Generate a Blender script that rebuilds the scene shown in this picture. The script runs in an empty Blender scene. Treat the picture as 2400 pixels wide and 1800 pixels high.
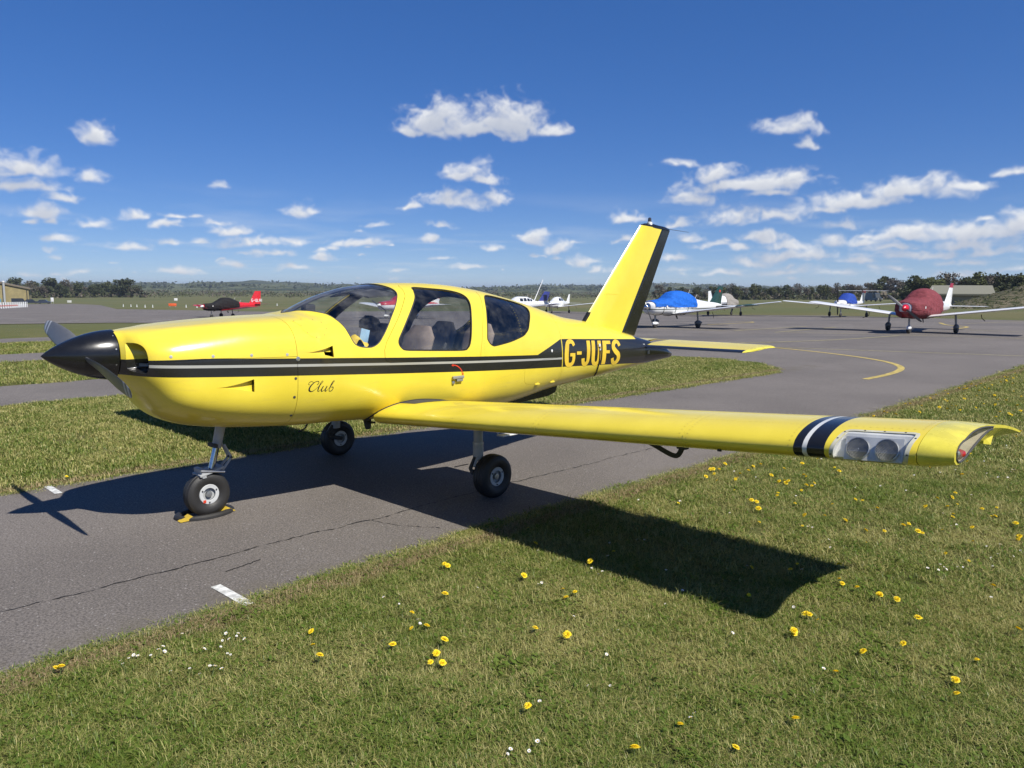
import bpy, bmesh, math, random
import numpy as np
from mathutils import Vector, Matrix
from mathutils.geometry import delaunay_2d_cdt

random.seed(7); RNG = np.random.default_rng(7)
R = math.radians
scene = bpy.context.scene
COL = scene.collection

# ---------------------------------------------------------------- camera
cam_d = bpy.data.cameras.new('camera'); cam = bpy.data.objects.new('camera', cam_d); COL.objects.link(cam)
CAM = Vector((-1.476, -5.843, 1.775))
cam.location = CAM
_y, _p, _r = R(44.220), R(-6.975), R(0.312)
_f = Vector((math.cos(_y)*math.cos(_p), math.sin(_y)*math.cos(_p), math.sin(_p)))
_r0 = Vector((math.sin(_y), -math.cos(_y), 0)); _u0 = _r0.cross(_f)
_rt = math.cos(_r)*_r0 + math.sin(_r)*_u0; _up = -math.sin(_r)*_r0 + math.cos(_r)*_u0
cam.rotation_euler = Matrix((_rt, _up, -_f)).transposed().to_euler()
cam_d.sensor_width = 36; cam_d.lens = 27.036; cam_d.clip_start = .05; cam_d.clip_end = 30000
scene.camera = cam
scene.render.resolution_x, scene.render.resolution_y = 1024, 768

# ---------------------------------------------------------------- exposure
scene.view_settings.view_transform = 'Standard'; scene.view_settings.look = 'None'
scene.view_settings.exposure = EXPOSURE = 0.5; scene.view_settings.gamma = 1
scene.view_settings.use_curve_mapping = False
try:
    scene.cycles.max_bounces = 5; scene.cycles.diffuse_bounces = 3; scene.cycles.glossy_bounces = 3; scene.cycles.transparent_max_bounces = 12; scene.cycles.volume_bounces = 0
    scene.cycles.caustics_reflective = False; scene.cycles.caustics_refractive = False
except Exception: pass

# ---------------------------------------------------------------- node helper
class Nodes:
    def __init__(s, tree): s.t = tree; s.L = tree.links
    def n(s, typ, _o=0, **kw):
        nd = s.t.nodes.new(typ)
        for k, v in kw.items():
            if k[0] == 'i' and (k[1].isdigit() or k[1].isupper()):
                key = k[1:]
                sock = nd.inputs[int(key)] if key.isdigit() else nd.inputs[key.replace('_', ' ')]
                if isinstance(v, bpy.types.NodeSocket): s.L.new(v, sock)
                else: sock.default_value = v
            else: setattr(nd, k, v)
        return nd.outputs[_o] if isinstance(_o, int) else nd.outputs[_o]
    def m(s, op, a, b=0.0, c=0.0, clamp=False):
        return s.n('ShaderNodeMath', operation=op, use_clamp=clamp, i0=a, i1=b, i2=c)
    def v(s, op, a, b=(0,0,0), c=(0,0,0), o=0):
        kw = dict(operation=op, i0=a)
        if op not in ('LENGTH', 'NORMALIZE', 'ABSOLUTE', 'FRACTION', 'FLOOR'): kw['i1'] = b
        if op == 'MULTIPLY_ADD': kw['i2'] = c
        return s.n('ShaderNodeVectorMath', _o=o, **kw)
    def ss(s, x, a, b, lo=0.0, hi=1.0):
        return s.n('ShaderNodeMapRange', interpolation_type='SMOOTHSTEP', iValue=x, iFrom_Min=a, iFrom_Max=b, iTo_Min=lo, iTo_Max=hi)
    def mix(s, f, a, b, blend='MIX'):
        nd = s.t.nodes.new('ShaderNodeMix'); nd.data_type = 'RGBA'; nd.blend_type = blend
        for sock, v in ((nd.inputs[0], f), (nd.inputs[6], a), (nd.inputs[7], b)):
            if isinstance(v, bpy.types.NodeSocket): s.L.new(v, sock)
            elif sock == nd.inputs[0]: sock.default_value = v
            else: sock.default_value = (*v, 1) if len(v) == 3 else v
        return nd.outputs[2]
    def noise(s, vec, scale, detail=4, rough=.55, o='Factor', dist=0.0, dims='3D'):
        nd = s.t.nodes.new('ShaderNodeTexNoise'); nd.noise_dimensions = dims
        if vec is not None: s.L.new(vec, nd.inputs['Vector'])
        nd.inputs['Scale'].default_value = scale; nd.inputs['Detail'].default_value = detail
        nd.inputs['Roughness'].default_value = rough; nd.inputs['Distortion'].default_value = dist
        return nd.outputs['Fac'] if o == 'Factor' else nd.outputs['Color']
    def xyz(s, v):
        nd = s.t.nodes.new('ShaderNodeSeparateXYZ'); s.L.new(v, nd.inputs[0]); return nd.outputs
    def comb(s, x, y, z): return s.n('ShaderNodeCombineXYZ', i0=x, i1=y, i2=z)

# ---------------------------------------------------------------- sky and sun
SUN = Vector((0.02, -0.86, 1.0)).normalized()
SUN_EL = math.asin(SUN.z)
world = bpy.data.worlds.new('World'); scene.world = world; world.use_nodes = True
world.node_tree.nodes.clear()
W = Nodes(world.node_tree)
sky = world.node_tree.nodes.new('ShaderNodeTexSky'); sky.sky_type = 'NISHITA'; sky.sun_disc = False
sky.sun_elevation = SUN_EL; sky.sun_rotation = math.atan2(SUN.x, SUN.y)
sky.air_density = 0.6; sky.dust_density = 0.0; sky.ozone_density = 8.0; sky.altitude = 80
# cumulus: azimuth, elevation, half width, half height (radians), fullness
CLOUDS = [
    (0.867, 0.2141, 0.0451, 0.0244, 1), (0.7829, 0.2139, 0.057, 0.0245, 1), (0.8294, 0.2014, 0.0698, 0.0129, 1), (0.7275, 0.1989, 0.0261, 0.0097, 1),
    (0.8999, 0.1955, 0.023, 0.0081, 1), (0.4311, 0.1955, 0.0382, 0.0112, 1), (0.4188, 0.1748, 0.0163, 0.0072, 0.6), (1.2493, 0.1699, 0.0214, 0.0132, 1),
    (1.3334, 0.1324, 0.0431, 0.0143, 1), (1.3306, 0.1102, 0.0412, 0.0116, 0.9), (1.2686, 0.124, 0.0193, 0.0094, 1), (1.2948, 0.0955, 0.017, 0.006, 0.9),
    (0.8324, 0.1498, 0.0339, 0.015, 1), (0.8061, 0.1389, 0.027, 0.0073, 0.9), (0.8501, 0.1135, 0.0529, 0.0124, 0.9), (0.7943, 0.1175, 0.0236, 0.0113, 0.9),
    (0.9055, 0.1041, 0.0151, 0.0062, 0.9), (1.0357, 0.1002, 0.0199, 0.011, 1), (1.1309, 0.1201, 0.0093, 0.0053, 0.7), (0.5212, 0.1459, 0.0338, 0.0135, 1),
    (0.4402, 0.1344, 0.0388, 0.0143, 1), (0.4905, 0.1287, 0.0793, 0.0108, 1), (0.566, 0.157, 0.0307, 0.0071, 0.55), (0.5507, 0.116, 0.0267, 0.0111, 1),
    (0.4552, 0.1168, 0.0253, 0.0059, 0.8), (0.3648, 0.1061, 0.0557, 0.0115, 1), (0.3029, 0.1171, 0.0567, 0.0131, 1), (0.2486, 0.1165, 0.0324, 0.0059, 0.8),
    (0.392, 0.0986, 0.0301, 0.0074, 0.8), (0.4946, 0.0938, 0.0421, 0.0138, 1), (0.4407, 0.0904, 0.0365, 0.0098, 0.9), (0.204, 0.1317, 0.0173, 0.0057, 0.9),
    (0.2409, 0.0686, 0.0512, 0.011, 1), (0.2029, 0.076, 0.0248, 0.0146, 1), (0.3023, 0.0685, 0.0437, 0.0103, 1), (0.624, 0.0935, 0.0265, 0.0102, 1),
    (0.5626, 0.086, 0.0147, 0.0068, 1), (0.7497, 0.0684, 0.0225, 0.0093, 1), (0.717, 0.0557, 0.0307, 0.0093, 0.7), (0.9638, 0.058, 0.0357, 0.0074, 1),
    (1.1146, 0.0691, 0.0292, 0.0076, 1), (1.0859, 0.0567, 0.0435, 0.0072, 0.75), (1.0701, 0.0442, 0.0384, 0.0056, 0.7), (1.1933, 0.0728, 0.0174, 0.0069, 0.9),
    (1.2332, 0.0484, 0.0241, 0.0068, 0.9), (1.2972, 0.0539, 0.0252, 0.0071, 0.65), (1.2243, 0.083, 0.0217, 0.0057, 0.7), (1.3264, 0.0735, 0.0108, 0.0044, 0.7),
    (1.3048, 0.0751, 0.0115, 0.005, 0.9), (0.3825, 0.0631, 0.0211, 0.0081, 0.9), (0.493, 0.0543, 0.0153, 0.0067, 0.9), (0.4229, 0.0452, 0.0763, 0.0099, 0.75),
    (0.3032, 0.0446, 0.0416, 0.0089, 0.8), (0.249, 0.0568, 0.0517, 0.0091, 0.75), (0.2178, 0.047, 0.0336, 0.007, 0.6), (1.1707, 0.0204, 0.0318, 0.0054, 0.8),
    (1.1172, 0.0278, 0.0138, 0.0061, 0.8), (0.6872, 0.0382, 0.0247, 0.0053, 0.8), (0.7971, 0.0524, 0.0178, 0.0052, 0.7), (0.4759, 0.0373, 0.0323, 0.0062, 0.8),
    (0.571, 0.044, 0.0255, 0.0063, 0.6), (0.3511, 0.0368, 0.0437, 0.0064, 0.6), (0.261, 0.0357, 0.0311, 0.0056, 0.5), (0.5435, 0.0689, 0.0224, 0.0051, 0.7),
    (0.5181, 0.0607, 0.0276, 0.0056, 0.7), (0.4663, 0.0656, 0.032, 0.0061, 0.7), (0.4339, 0.0563, 0.0365, 0.0066, 0.75), (0.3426, 0.0617, 0.0218, 0.0069, 0.85),
    (0.318, 0.0543, 0.0283, 0.0063, 0.8), (0.2799, 0.0448, 0.0362, 0.0067, 0.8), (0.2301, 0.0373, 0.03, 0.0055, 0.7), (0.5535, 0.0307, 0.0338, 0.0046, 0.6),
    (0.5084, 0.0233, 0.0439, 0.0045, 0.6), (0.4325, 0.0265, 0.0468, 0.005, 0.65), (0.3702, 0.0219, 0.0397, 0.0043, 0.6), (0.3164, 0.0269, 0.033, 0.0048, 0.7),
    (0.2466, 0.0213, 0.0392, 0.0041, 0.6), (0.2035, 0.026, 0.0208, 0.0045, 0.6), (0.6458, 0.0249, 0.0292, 0.0041, 0.5), (0.871, 0.0407, 0.0236, 0.0041, 0.5),
    (0.8297, 0.027, 0.0357, 0.0041, 0.5), (1.0095, 0.0396, 0.0226, 0.0046, 0.5), (1.0432, 0.0277, 0.0335, 0.0045, 0.55), (1.2767, 0.0188, 0.0325, 0.0041, 0.5),
    (1.3299, 0.0154, 0.0262, 0.004, 0.5),
]

# the same kind of sky goes on all round
_rc = random.Random(3)
CLOUDS_ALL = list(CLOUDS); AZ0_ = R(44.22) - math.pi
for k in range(46):
    a = R(44) + R(_rc.uniform(42, 318)); e = abs(_rc.gauss(.10, .09)) + .012
    wd = _rc.uniform(.02, .075) * (.5 + e*3); CLOUDS_ALL.append((a if a < math.pi else a - 2*math.pi, e, wd, wd*_rc.uniform(.2, .45), _rc.uniform(.6, 1)))
for k in range(330):                                      # small far clouds low over the horizon, all round
    e = .012 + .075*_rc.random()**1.3; wd = _rc.uniform(.005, .017)*(.45 + e*14)
    CLOUDS_ALL.append((AZ0_ + 2*math.pi*_rc.random(), e, wd, wd*_rc.uniform(.18, .34), _rc.uniform(.35, .85)))
def value_noise(x, y, seed):
    """smooth value noise on a hashed lattice"""
    xi = np.floor(x).astype(np.int32); yi = np.floor(y).astype(np.int32); fx = (x-xi).astype(np.float32); fy = (y-yi).astype(np.float32)
    fx = fx*fx*fx*(fx*(fx*6-15)+10); fy = fy*fy*fy*(fy*(fy*6-15)+10)
    tab = np.random.default_rng(seed).random((256, 256), dtype=np.float32)
    g = lambda a, b: tab[a & 255, b & 255]
    return (g(xi, yi)*(1-fx) + g(xi+1, yi)*fx)*(1-fy) + (g(xi, yi+1)*(1-fx) + g(xi+1, yi+1)*fx)*fy
def fbm(x, y, seed, octs=5, rough=.5):
    s = 0; a = 1.0; t = 0
    for o in range(octs):
        s = s + a*value_noise(x*2**o + 17.3*o, y*2**o + 9.1*o, seed+o); t += a; a *= rough
    return s/t
# cloud cover worked out once over azimuth x elevation (all round, horizon to 30 degrees)
SKW, SKH, EL0, EL1 = 5120, 420, R(-1.0), R(30)
AZ0 = R(44.22) - math.pi
az = AZ0 + (np.arange(SKW)+.5)/SKW*2*math.pi; el = EL0 + (np.arange(SKH)+.5)/SKH*(EL1-EL0)
AZ, EL = np.meshgrid(az.astype(np.float32), el.astype(np.float32))
wx = (fbm(AZ*26, EL*40, 1, 4) - .5)*.030; wy = (fbm(AZ*26, EL*40, 21, 4) - .5)*.016
PX, PY = AZ + wx, EL + wy
Fm = np.full(AZ.shape, -1.0, np.float32); SOFT = np.ones(AZ.shape, np.float32)
for a, e, sw, sh, st in CLOUDS_ALL:
    while a < AZ0: a += 2*math.pi
    while a > AZ0 + 2*math.pi: a -= 2*math.pi
    i0 = max(0, int((a-2.2*sw-.03-AZ0)/(2*math.pi)*SKW)); i1 = min(SKW, int((a+2.2*sw+.03-AZ0)/(2*math.pi)*SKW)+1)
    j0 = max(0, int((e-2.2*sh-.02-EL0)/(EL1-EL0)*SKH)); j1 = min(SKH, int((e+2.2*sh+.02-EL0)/(EL1-EL0)*SKH)+1)
    if i1 <= i0 or j1 <= j0: continue
    dxn = (PX[j0:j1, i0:i1]-a)/sw; dyn = (PY[j0:j1, i0:i1]-(e-.42*sh))/sh
    dyn = np.where(dyn > 0, dyn/1.32, dyn*1.75)
    f = (1-np.sqrt(dxn*dxn+dyn*dyn))*(.62+.38*st) - .32*(1-st)
    Fm[j0:j1, i0:i1] = np.maximum(Fm[j0:j1, i0:i1], f)
big = fbm(AZ*34, EL*46, 41, 3, .5); det = fbm(PX*95, PY*125, 51, 6, .56)
billow = 1-np.abs(2*fbm(PX*58, PY*80, 71, 5, .55)-1)
D = Fm*1.15 + (big-.5)*.55 + (det-.5)*.95 + (billow-.7)*.55 + .10
D = np.where(Fm > -.75, D, -1)
A1 = np.clip((D+.09)/1.15, 0, 1); A1 = A1*A1*(3-2*A1)
# sheets of small cloud towards the horizon, laid out on a plane and seen in perspective
iz = 1/np.maximum(np.sin(EL)+.010, .006); hx, hy = np.cos(AZ)*iz, np.sin(AZ)*iz
n2 = fbm(hx*.75, hy*.75, 81, 6, .56); n3 = fbm(hx*.13, hy*.13, 91, 3, .5)
sm = lambda x, a, b: np.clip((x-a)/(b-a), 0, 1)
band = sm(EL, .004, .03)*sm(EL, .125, .055)
D2 = n2 + (n3-.5)*.55
A2 = sm(D2, .50, .80)*band*.22
# light from above: what lies over a point shades it
sh_ = np.zeros_like(D); Dp = np.clip(D, 0, 1.2)
for k in range(1, 9):
    dj = int(round(.0036*k/(EL1-EL0)*SKH)); di = int(round(-.0012*k/(2*math.pi)*SKW))
    sh_ += np.roll(np.roll(np.vstack([Dp[dj:], np.zeros((dj, SKW), Dp.dtype)]), -di, 1), 0, 1)
LIT = np.exp(-.27*sh_); LIT = np.clip((LIT-.12)/.80, 0, 1)*(.86+.28*(det-.5)*2)
LIT = np.clip(LIT, 0, 1)
ALP = 1-(1-A1*.97)*(1-A2); LM = np.where(A1 > .02, LIT, .72+.5*(n2-.5))
img = bpy.data.images.new('cloud_cover', SKW, SKH, alpha=False, float_buffer=True)
px = np.ones((SKH, SKW, 4), np.float32); px[..., 0] = ALP; px[..., 1] = np.clip(LM, 0, 1); px[..., 2] = 0
img.colorspace_settings.name = 'Non-Color'
img.pixels.foreach_set(px.ravel()); img.update(); img.pack()
del AZ, EL, PX, PY, Fm, D, det, big, billow, px, hx, hy, n2, n3, D2, A1, A2, sh_, Dp, LIT, ALP, LM, wx, wy, iz
gd = W.n('ShaderNodeTexCoord', _o='Generated')
dx, dy, dz = W.xyz(gd)
cu = W.m('FRACT', W.m('DIVIDE', W.m('SUBTRACT', W.m('ARCTAN2', dy, dx), AZ0 - 4*math.pi), 2*math.pi))
cv = W.m('DIVIDE', W.m('SUBTRACT', W.m('ARCSINE', dz), EL0), EL1 - EL0)
ti = world.node_tree.nodes.new('ShaderNodeTexImage'); ti.image = img; ti.extension = 'CLIP'; ti.interpolation = 'Cubic'
W.L.new(W.comb(cu, cv, 0.0), ti.inputs[0])
ca, clit, _ = (world.node_tree.nodes.new('ShaderNodeSeparateColor').outputs)
W.L.new(ti.outputs[0], ca.node.inputs[0])
CS = 3.4
c_cloud = W.mix(clit, (.72*CS, .78*CS, .92*CS), (1.30*CS, 1.31*CS, 1.32*CS))
skyc = W.n('ShaderNodeHueSaturation', iHue=.517, iSaturation=1.47, iValue=1.03, iColor=W.n('ShaderNodeGamma', i0=sky.outputs[0], i1=.6))
c2 = W.mix(ca, skyc, c_cloud)
bg = world.node_tree.nodes.new('ShaderNodeBackground'); W.L.new(c2, bg.inputs[0]); bg.inputs[1].default_value = 0.15
try: world.cycles.sampling_method = 'MANUAL'; world.cycles.sample_map_resolution = 512
except Exception: pass
wo = world.node_tree.nodes.new('ShaderNodeOutputWorld'); W.L.new(bg.outputs[0], wo.inputs[0])

sd = bpy.data.lights.new('sun', 'SUN'); sd.energy = 4.6; sd.angle = R(.53); sd.color = (1, .955, .88)
sun = bpy.data.objects.new('sun', sd); COL.objects.link(sun); sun.location = SUN*50
sun.rotation_euler = SUN.to_track_quat('Z', 'Y').to_euler()

# ---------------------------------------------------------------- mesh helpers
def link(o, parent=None):
    COL.objects.link(o)
    if parent is not None: o.parent = parent
    return o
def tag(o, label=None, cat=None, group=None, kind=None):
    if label: o['label'] = label
    if cat: o['category'] = cat
    if group: o['group'] = group
    if kind: o['kind'] = kind
    return o
def empty(name, loc=(0, 0, 0), rz=0.0, scale=1.0):
    o = bpy.data.objects.new(name, None); o.location = loc; o.rotation_euler = (0, 0, rz); o.scale = (scale,)*3
    o.empty_display_size = .2
    return link(o)
def mesh_obj(name, verts, faces, mat, parent=None, smooth=True, normals=None, sharp=None):
    me = bpy.data.meshes.new(name)
    me.from_pydata([tuple(v) for v in verts], [], [tuple(int(i) for i in f) for f in faces])
    for mm in (mat if isinstance(mat, (list, tuple)) else [mat]): me.materials.append(mm)
    if smooth: me.polygons.foreach_set('use_smooth', [True]*len(me.polygons))
    me.update()
    if sharp is not None: me.set_sharp_from_angle(angle=R(sharp))
    if normals is not None: me.normals_split_custom_set_from_vertices([tuple(n) for n in normals])
    return link(bpy.data.objects.new(name, me), parent)

class MB:
    """collects simple shapes of ONE part"""
    def __init__(s): s.v = []; s.f = []
    def add(s, v, f):
        b = len(s.v); s.v += [tuple(p) for p in v]; s.f += [tuple(i + b for i in q) for q in f]; return s
    def box(s, c, d, M=None, bev=0.0):
        x, y, z = d[0]/2, d[1]/2, d[2]/2
        if bev <= 0:
            v = [Vector((a, b, e)) for a in (-x, x) for b in (-y, y) for e in (-z, z)]
            f = [(0,1,3,2), (4,6,7,5), (0,4,5,1), (2,3,7,6), (0,2,6,4), (1,5,7,3)]
        else:
            bm = bmesh.new(); bmesh.ops.create_cube(bm, size=1)
            for q in bm.verts: q.co = Vector((q.co.x*d[0], q.co.y*d[1], q.co.z*d[2]))
            bmesh.ops.bevel(bm, geom=bm.edges[:], offset=min(bev, .45*min(d)), segments=2, affect='EDGES', profile=.6)
            bm.verts.index_update(); v = [q.co.copy() for q in bm.verts]; f = [[q.index for q in p.verts] for p in bm.faces]; bm.free()
        if M is not None: v = [M @ p for p in v]
        return s.add([p + Vector(c) for p in v], f)
    def tube(s, pts, rad, n=10, cap=True):
        pts = [Vector(p) for p in pts]; rad = rad if isinstance(rad, (list, tuple)) else [rad]*len(pts)
        v = []; f = []; up = None
        for i, p in enumerate(pts):
            t = (pts[min(i+1, len(pts)-1)] - pts[max(i-1, 0)]).normalized()
            if up is None: up = t.orthogonal().normalized()
            up = (up - t*up.dot(t)).normalized(); w = t.cross(up)
            for k in range(n):
                a = 2*math.pi*k/n; v.append(p + (math.cos(a)*up + math.sin(a)*w)*float(rad[i]))
        for i in range(len(pts)-1):
            for k in range(n): f.append((i*n+k, i*n+(k+1) % n, (i+1)*n+(k+1) % n, (i+1)*n+k))
        if cap: f.append(tuple(range(n))[::-1]); f.append(tuple((len(pts)-1)*n + k for k in range(n)))
        return s.add(v, f)
    def lathe(s, prof, c=(0, 0, 0), ax=(0, 0, 1), n=32, cap=True):
        """prof: (distance along axis, radius)"""
        ax = Vector(ax).normalized(); u = ax.orthogonal().normalized(); w = ax.cross(u); v = []; f = []
        for h, r in prof:
            for k in range(n):
                a = 2*math.pi*k/n; v.append(Vector(c) + ax*float(h) + (math.cos(a)*u + math.sin(a)*w)*float(max(r, 1e-4)))
        for i in range(len(prof)-1):
            for k in range(n): f.append((i*n+k, i*n+(k+1) % n, (i+1)*n+(k+1) % n, (i+1)*n+k))
        if cap: f.append(tuple(range(n))[::-1]); f.append(tuple((len(prof)-1)*n + k for k in range(n)))
        return s.add(v, f)
    def strip(s, pts, w, up=(0, 0, 1), th=0.0):
        """flat ribbon along pts"""
        pts = [Vector(p) for p in pts]; v = []; f = []
        for i, p in enumerate(pts):
            t = (pts[min(i+1, len(pts)-1)] - pts[max(i-1, 0)]).normalized(); sd_ = t.cross(Vector(up)).normalized()
            ww = w[i] if isinstance(w, (list, tuple)) else w
            v += [p - sd_*ww/2, p + sd_*ww/2]
        for i in range(len(pts)-1): f.append((2*i, 2*i+1, 2*i+3, 2*i+2))
        return s.add(v, f)
    def grid(s, P, closed=False):
        """P: rows of points"""
        r, c = len(P), len(P[0]); v = [p for row in P for p in row]; f = []
        for i in range(r-1):
            for k in range(c if closed else c-1): f.append((i*c+k, i*c+(k+1) % c, (i+1)*c+(k+1) % c, (i+1)*c+k))
        return s.add(v, f)
    def prism(s, poly, d):
        """poly: 3-D points of a flat polygon; d: extrusion vector"""
        n = len(poly); d = Vector(d); a = [Vector(p) for p in poly]
        return s.add(a + [p + d for p in a], [tuple(range(n))[::-1], tuple(range(n, 2*n))] + [(i, (i+1) % n, n+(i+1) % n, n+i) for i in range(n)])
    def build(s, name, mat, parent=None, smooth=True, sharp=35, fix=True):
        me = bpy.data.meshes.new(name); me.from_pydata([tuple(v) for v in s.v], [], s.f)
        if fix:
            bm = bmesh.new(); bm.from_mesh(me); bmesh.ops.recalc_face_normals(bm, faces=bm.faces[:]); bm.to_mesh(me); bm.free()
        for mm in (mat if isinstance(mat, (list, tuple)) else [mat]): me.materials.append(mm)
        if smooth:
            me.polygons.foreach_set('use_smooth', [True]*len(me.polygons)); me.update(); me.set_sharp_from_angle(angle=R(sharp))
        me.update()
        return link(bpy.data.objects.new(name, me), parent)

def copy_tree(o, parent=None):
    c = o.copy(); COL.objects.link(c); c.parent = parent
    for ch in o.children: copy_tree(ch, c)
    return c

# ---------------------------------------------------------------- polygons and cut panels
def catmull(P, step, closed=True):
    P = np.asarray(P, float); n = len(P); out = []
    rng = range(n) if closed else range(n-1)
    for i in rng:
        if closed: a, b, c, d = P[i-1], P[i], P[(i+1) % n], P[(i+2) % n]
        else: a, b, c, d = P[max(i-1, 0)], P[i], P[i+1], P[min(i+2, n-1)]
        k = max(1, int(math.ceil(np.linalg.norm(c-b)/step)))
        for j in range(k):
            t = j/k
            out.append(.5*((2*b) + (-a+c)*t + (2*a-5*b+4*c-d)*t*t + (-a+3*b-3*c+d)*t**3))
    if not closed: out.append(P[-1])
    return np.array(out)
def resample(P, step, closed=True):
    P = np.asarray(P, float); n = len(P); out = []
    for i in range(n if closed else n-1):
        a, b = P[i], P[(i+1) % n]; k = max(1, int(math.ceil(np.linalg.norm(b-a)/step)))
        for j in range(k): out.append(a + (b-a)*j/k)
    if not closed: out.append(P[-1])
    return np.array(out)
def offset_poly(P, d):
    """move the outline inwards by d (2-D, metric)"""
    P = np.asarray(P, float); A = .5*np.sum(P[:, 0]*np.roll(P[:, 1], -1) - np.roll(P[:, 0], -1)*P[:, 1])
    t = np.roll(P, -1, 0) - np.roll(P, 1, 0); t /= np.linalg.norm(t, axis=1, keepdims=True) + 1e-9
    nrm = np.stack([-t[:, 1], t[:, 0]], 1) * (1 if A > 0 else -1)
    return P + nrm*d
def inside(P, poly):
    x, y = P[:, 0], P[:, 1]; r = np.zeros(len(P), bool); n = len(poly); j = n-1
    for i in range(n):
        xi, yi = poly[i]; xj, yj = poly[j]
        c = ((yi > y) != (yj > y)) & (x < (xj-xi)*(y-yi)/(yj-yi+1e-12) + xi)
        r ^= c; j = i
    return r
def triangulate(outer, holes, step, jitter=.12):
    """constrained triangulation in 2-D, filled with interior points; returns verts, tris, boundary loops"""
    loops = [np.asarray(outer, float)] + [np.asarray(h, float) for h in holes]
    lo = loops[0].min(0); hi = loops[0].max(0)
    gx, gy = np.meshgrid(np.arange(lo[0]+step*.5, hi[0], step), np.arange(lo[1]+step*.5, hi[1], step))
    G = np.stack([gx.ravel(), gy.ravel()], 1); G = G + RNG.uniform(-jitter, jitter, G.shape)*step
    k = inside(G, loops[0])
    for h in loops[1:]: k &= ~inside(G, h)
    G = G[k]
    B = np.concatenate(loops)
    if len(G):
        keep = np.ones(len(G), bool)
        for i in range(0, len(G), 2000):
            d = np.min(np.sum((G[i:i+2000, None] - B[None])**2, -1), 1); keep[i:i+2000] = d > (.45*step)**2
        G = G[keep]
    V = np.concatenate([B, G]) if len(G) else B
    edges = []; b = 0
    for l in loops: edges += [(b+i, b+(i+1) % len(l)) for i in range(len(l))]; b += len(l)
    vo, eo, fo, ov, oe, of_ = delaunay_2d_cdt([Vector((float(a), float(c))) for a, c in V], edges, [], 0, 1e-6)
    vo = np.array([(q[0], q[1]) for q in vo]); T = np.array([f for f in fo if len(f) == 3])
    cen = vo[T].mean(1); k = inside(cen, loops[0])
    for h in loops[1:]: k &= ~inside(cen, h)
    T = T[k]
    a = vo[T[:, 1]] - vo[T[:, 0]]; c = vo[T[:, 2]] - vo[T[:, 0]]
    fl = (a[:, 0]*c[:, 1] - a[:, 1]*c[:, 0]) < 0
    T[fl] = T[fl][:, ::-1]
    # boundary edges of the kept triangles
    from collections import Counter
    cnt = Counter()
    for t in T:
        for i in range(3): cnt[(int(t[i]), int(t[(i+1) % 3]))] += 1
    bnd = [e for e in cnt if (e[1], e[0]) not in cnt]
    return vo, T, bnd

def panel(name, outer, holes, surf, mat, parent, step=.035, skirt=.010, flip=False):
    """outer / holes: 2-D outlines (metric); surf(P2d, depth) -> points, normals on a curved skin"""
    V, T, bnd = triangulate(outer, holes, step)
    P, N = surf(V, 0.0)
    verts = list(P); nor = list(N); faces = [tuple(t) for t in (T[:, ::-1] if flip else T)]
    if skirt:
        Q, _ = surf(V, -skirt)
        for a, b in bnd:
            i = len(verts); e = P[b] - P[a]; n = np.cross(e, N[a]); n = n/(np.linalg.norm(n)+1e-9)
            verts += [P[a], P[b], Q[b], Q[a]]; nor += [n]*4; faces.append((i, i+3, i+2, i+1) if not flip else (i, i+1, i+2, i+3))
    return mesh_obj(name, verts, faces, mat, parent, True, nor)

# ---------------------------------------------------------------- materials
MATS = {}
def new_mat(name):
    m = bpy.data.materials.new(name); m.use_nodes = True; m.node_tree.nodes.clear()
    N = Nodes(m.node_tree); MATS[name] = m
    return m, N
def finish(N, shader, disp=None):
    o = N.t.nodes.new('ShaderNodeOutputMaterial'); N.L.new(shader, o.inputs[0])
    if disp is not None: N.L.new(disp, o.inputs[2])
def principled(N, col, rough=.5, metal=0.0, coat=0.0, bump=None, spec=None, trans=None, sheen=0.0):
    b = N.t.nodes.new('ShaderNodeBsdfPrincipled')
    def put(k, v):
        if isinstance(v, bpy.types.NodeSocket): N.L.new(v, b.inputs[k])
        else: b.inputs[k].default_value = (*v, 1) if isinstance(v, tuple) and len(v) == 3 else v
    put('Base Color', col); put('Roughness', rough); put('Metallic', metal); put('Coat Weight', coat); put('Coat Roughness', .04)
    if spec is not None: put('Specular IOR Level', spec)
    if sheen: put('Sheen Weight', sheen)
    if bump is not None: N.L.new(bump, b.inputs['Normal'])
    return b.outputs[0]
def bump_of(N, h, strength=.3, dist=.01):
    return N.n('ShaderNodeBump', iStrength=strength, iDistance=dist, iHeight=h)
def simple(name, col, rough=.5, metal=0.0, coat=0.0, var=.12, scale=9.0, bump=.0, bscale=60, spec=None):
    """plain paint, rubber, metal ... with a little grime and uneven gloss"""
    m, N = new_mat(name)
    pos = N.n('ShaderNodeTexCoord', _o='Object')
    n = N.noise(pos, scale, 5, .6)
    c = N.mix(N.ss(n, .35, .7), tuple(x*(1-var) for x in col), tuple(min(1, x*(1+var*.6)) for x in col))
    r = N.m('ADD', N.m('MULTIPLY', N.m('SUBTRACT', n, .5), .25), rough, clamp=True)
    b = bump_of(N, N.noise(pos, bscale, 3, .6), bump, .004) if bump else None
    finish(N, principled(N, c, r, metal, coat, b, spec))
    return m

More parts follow.
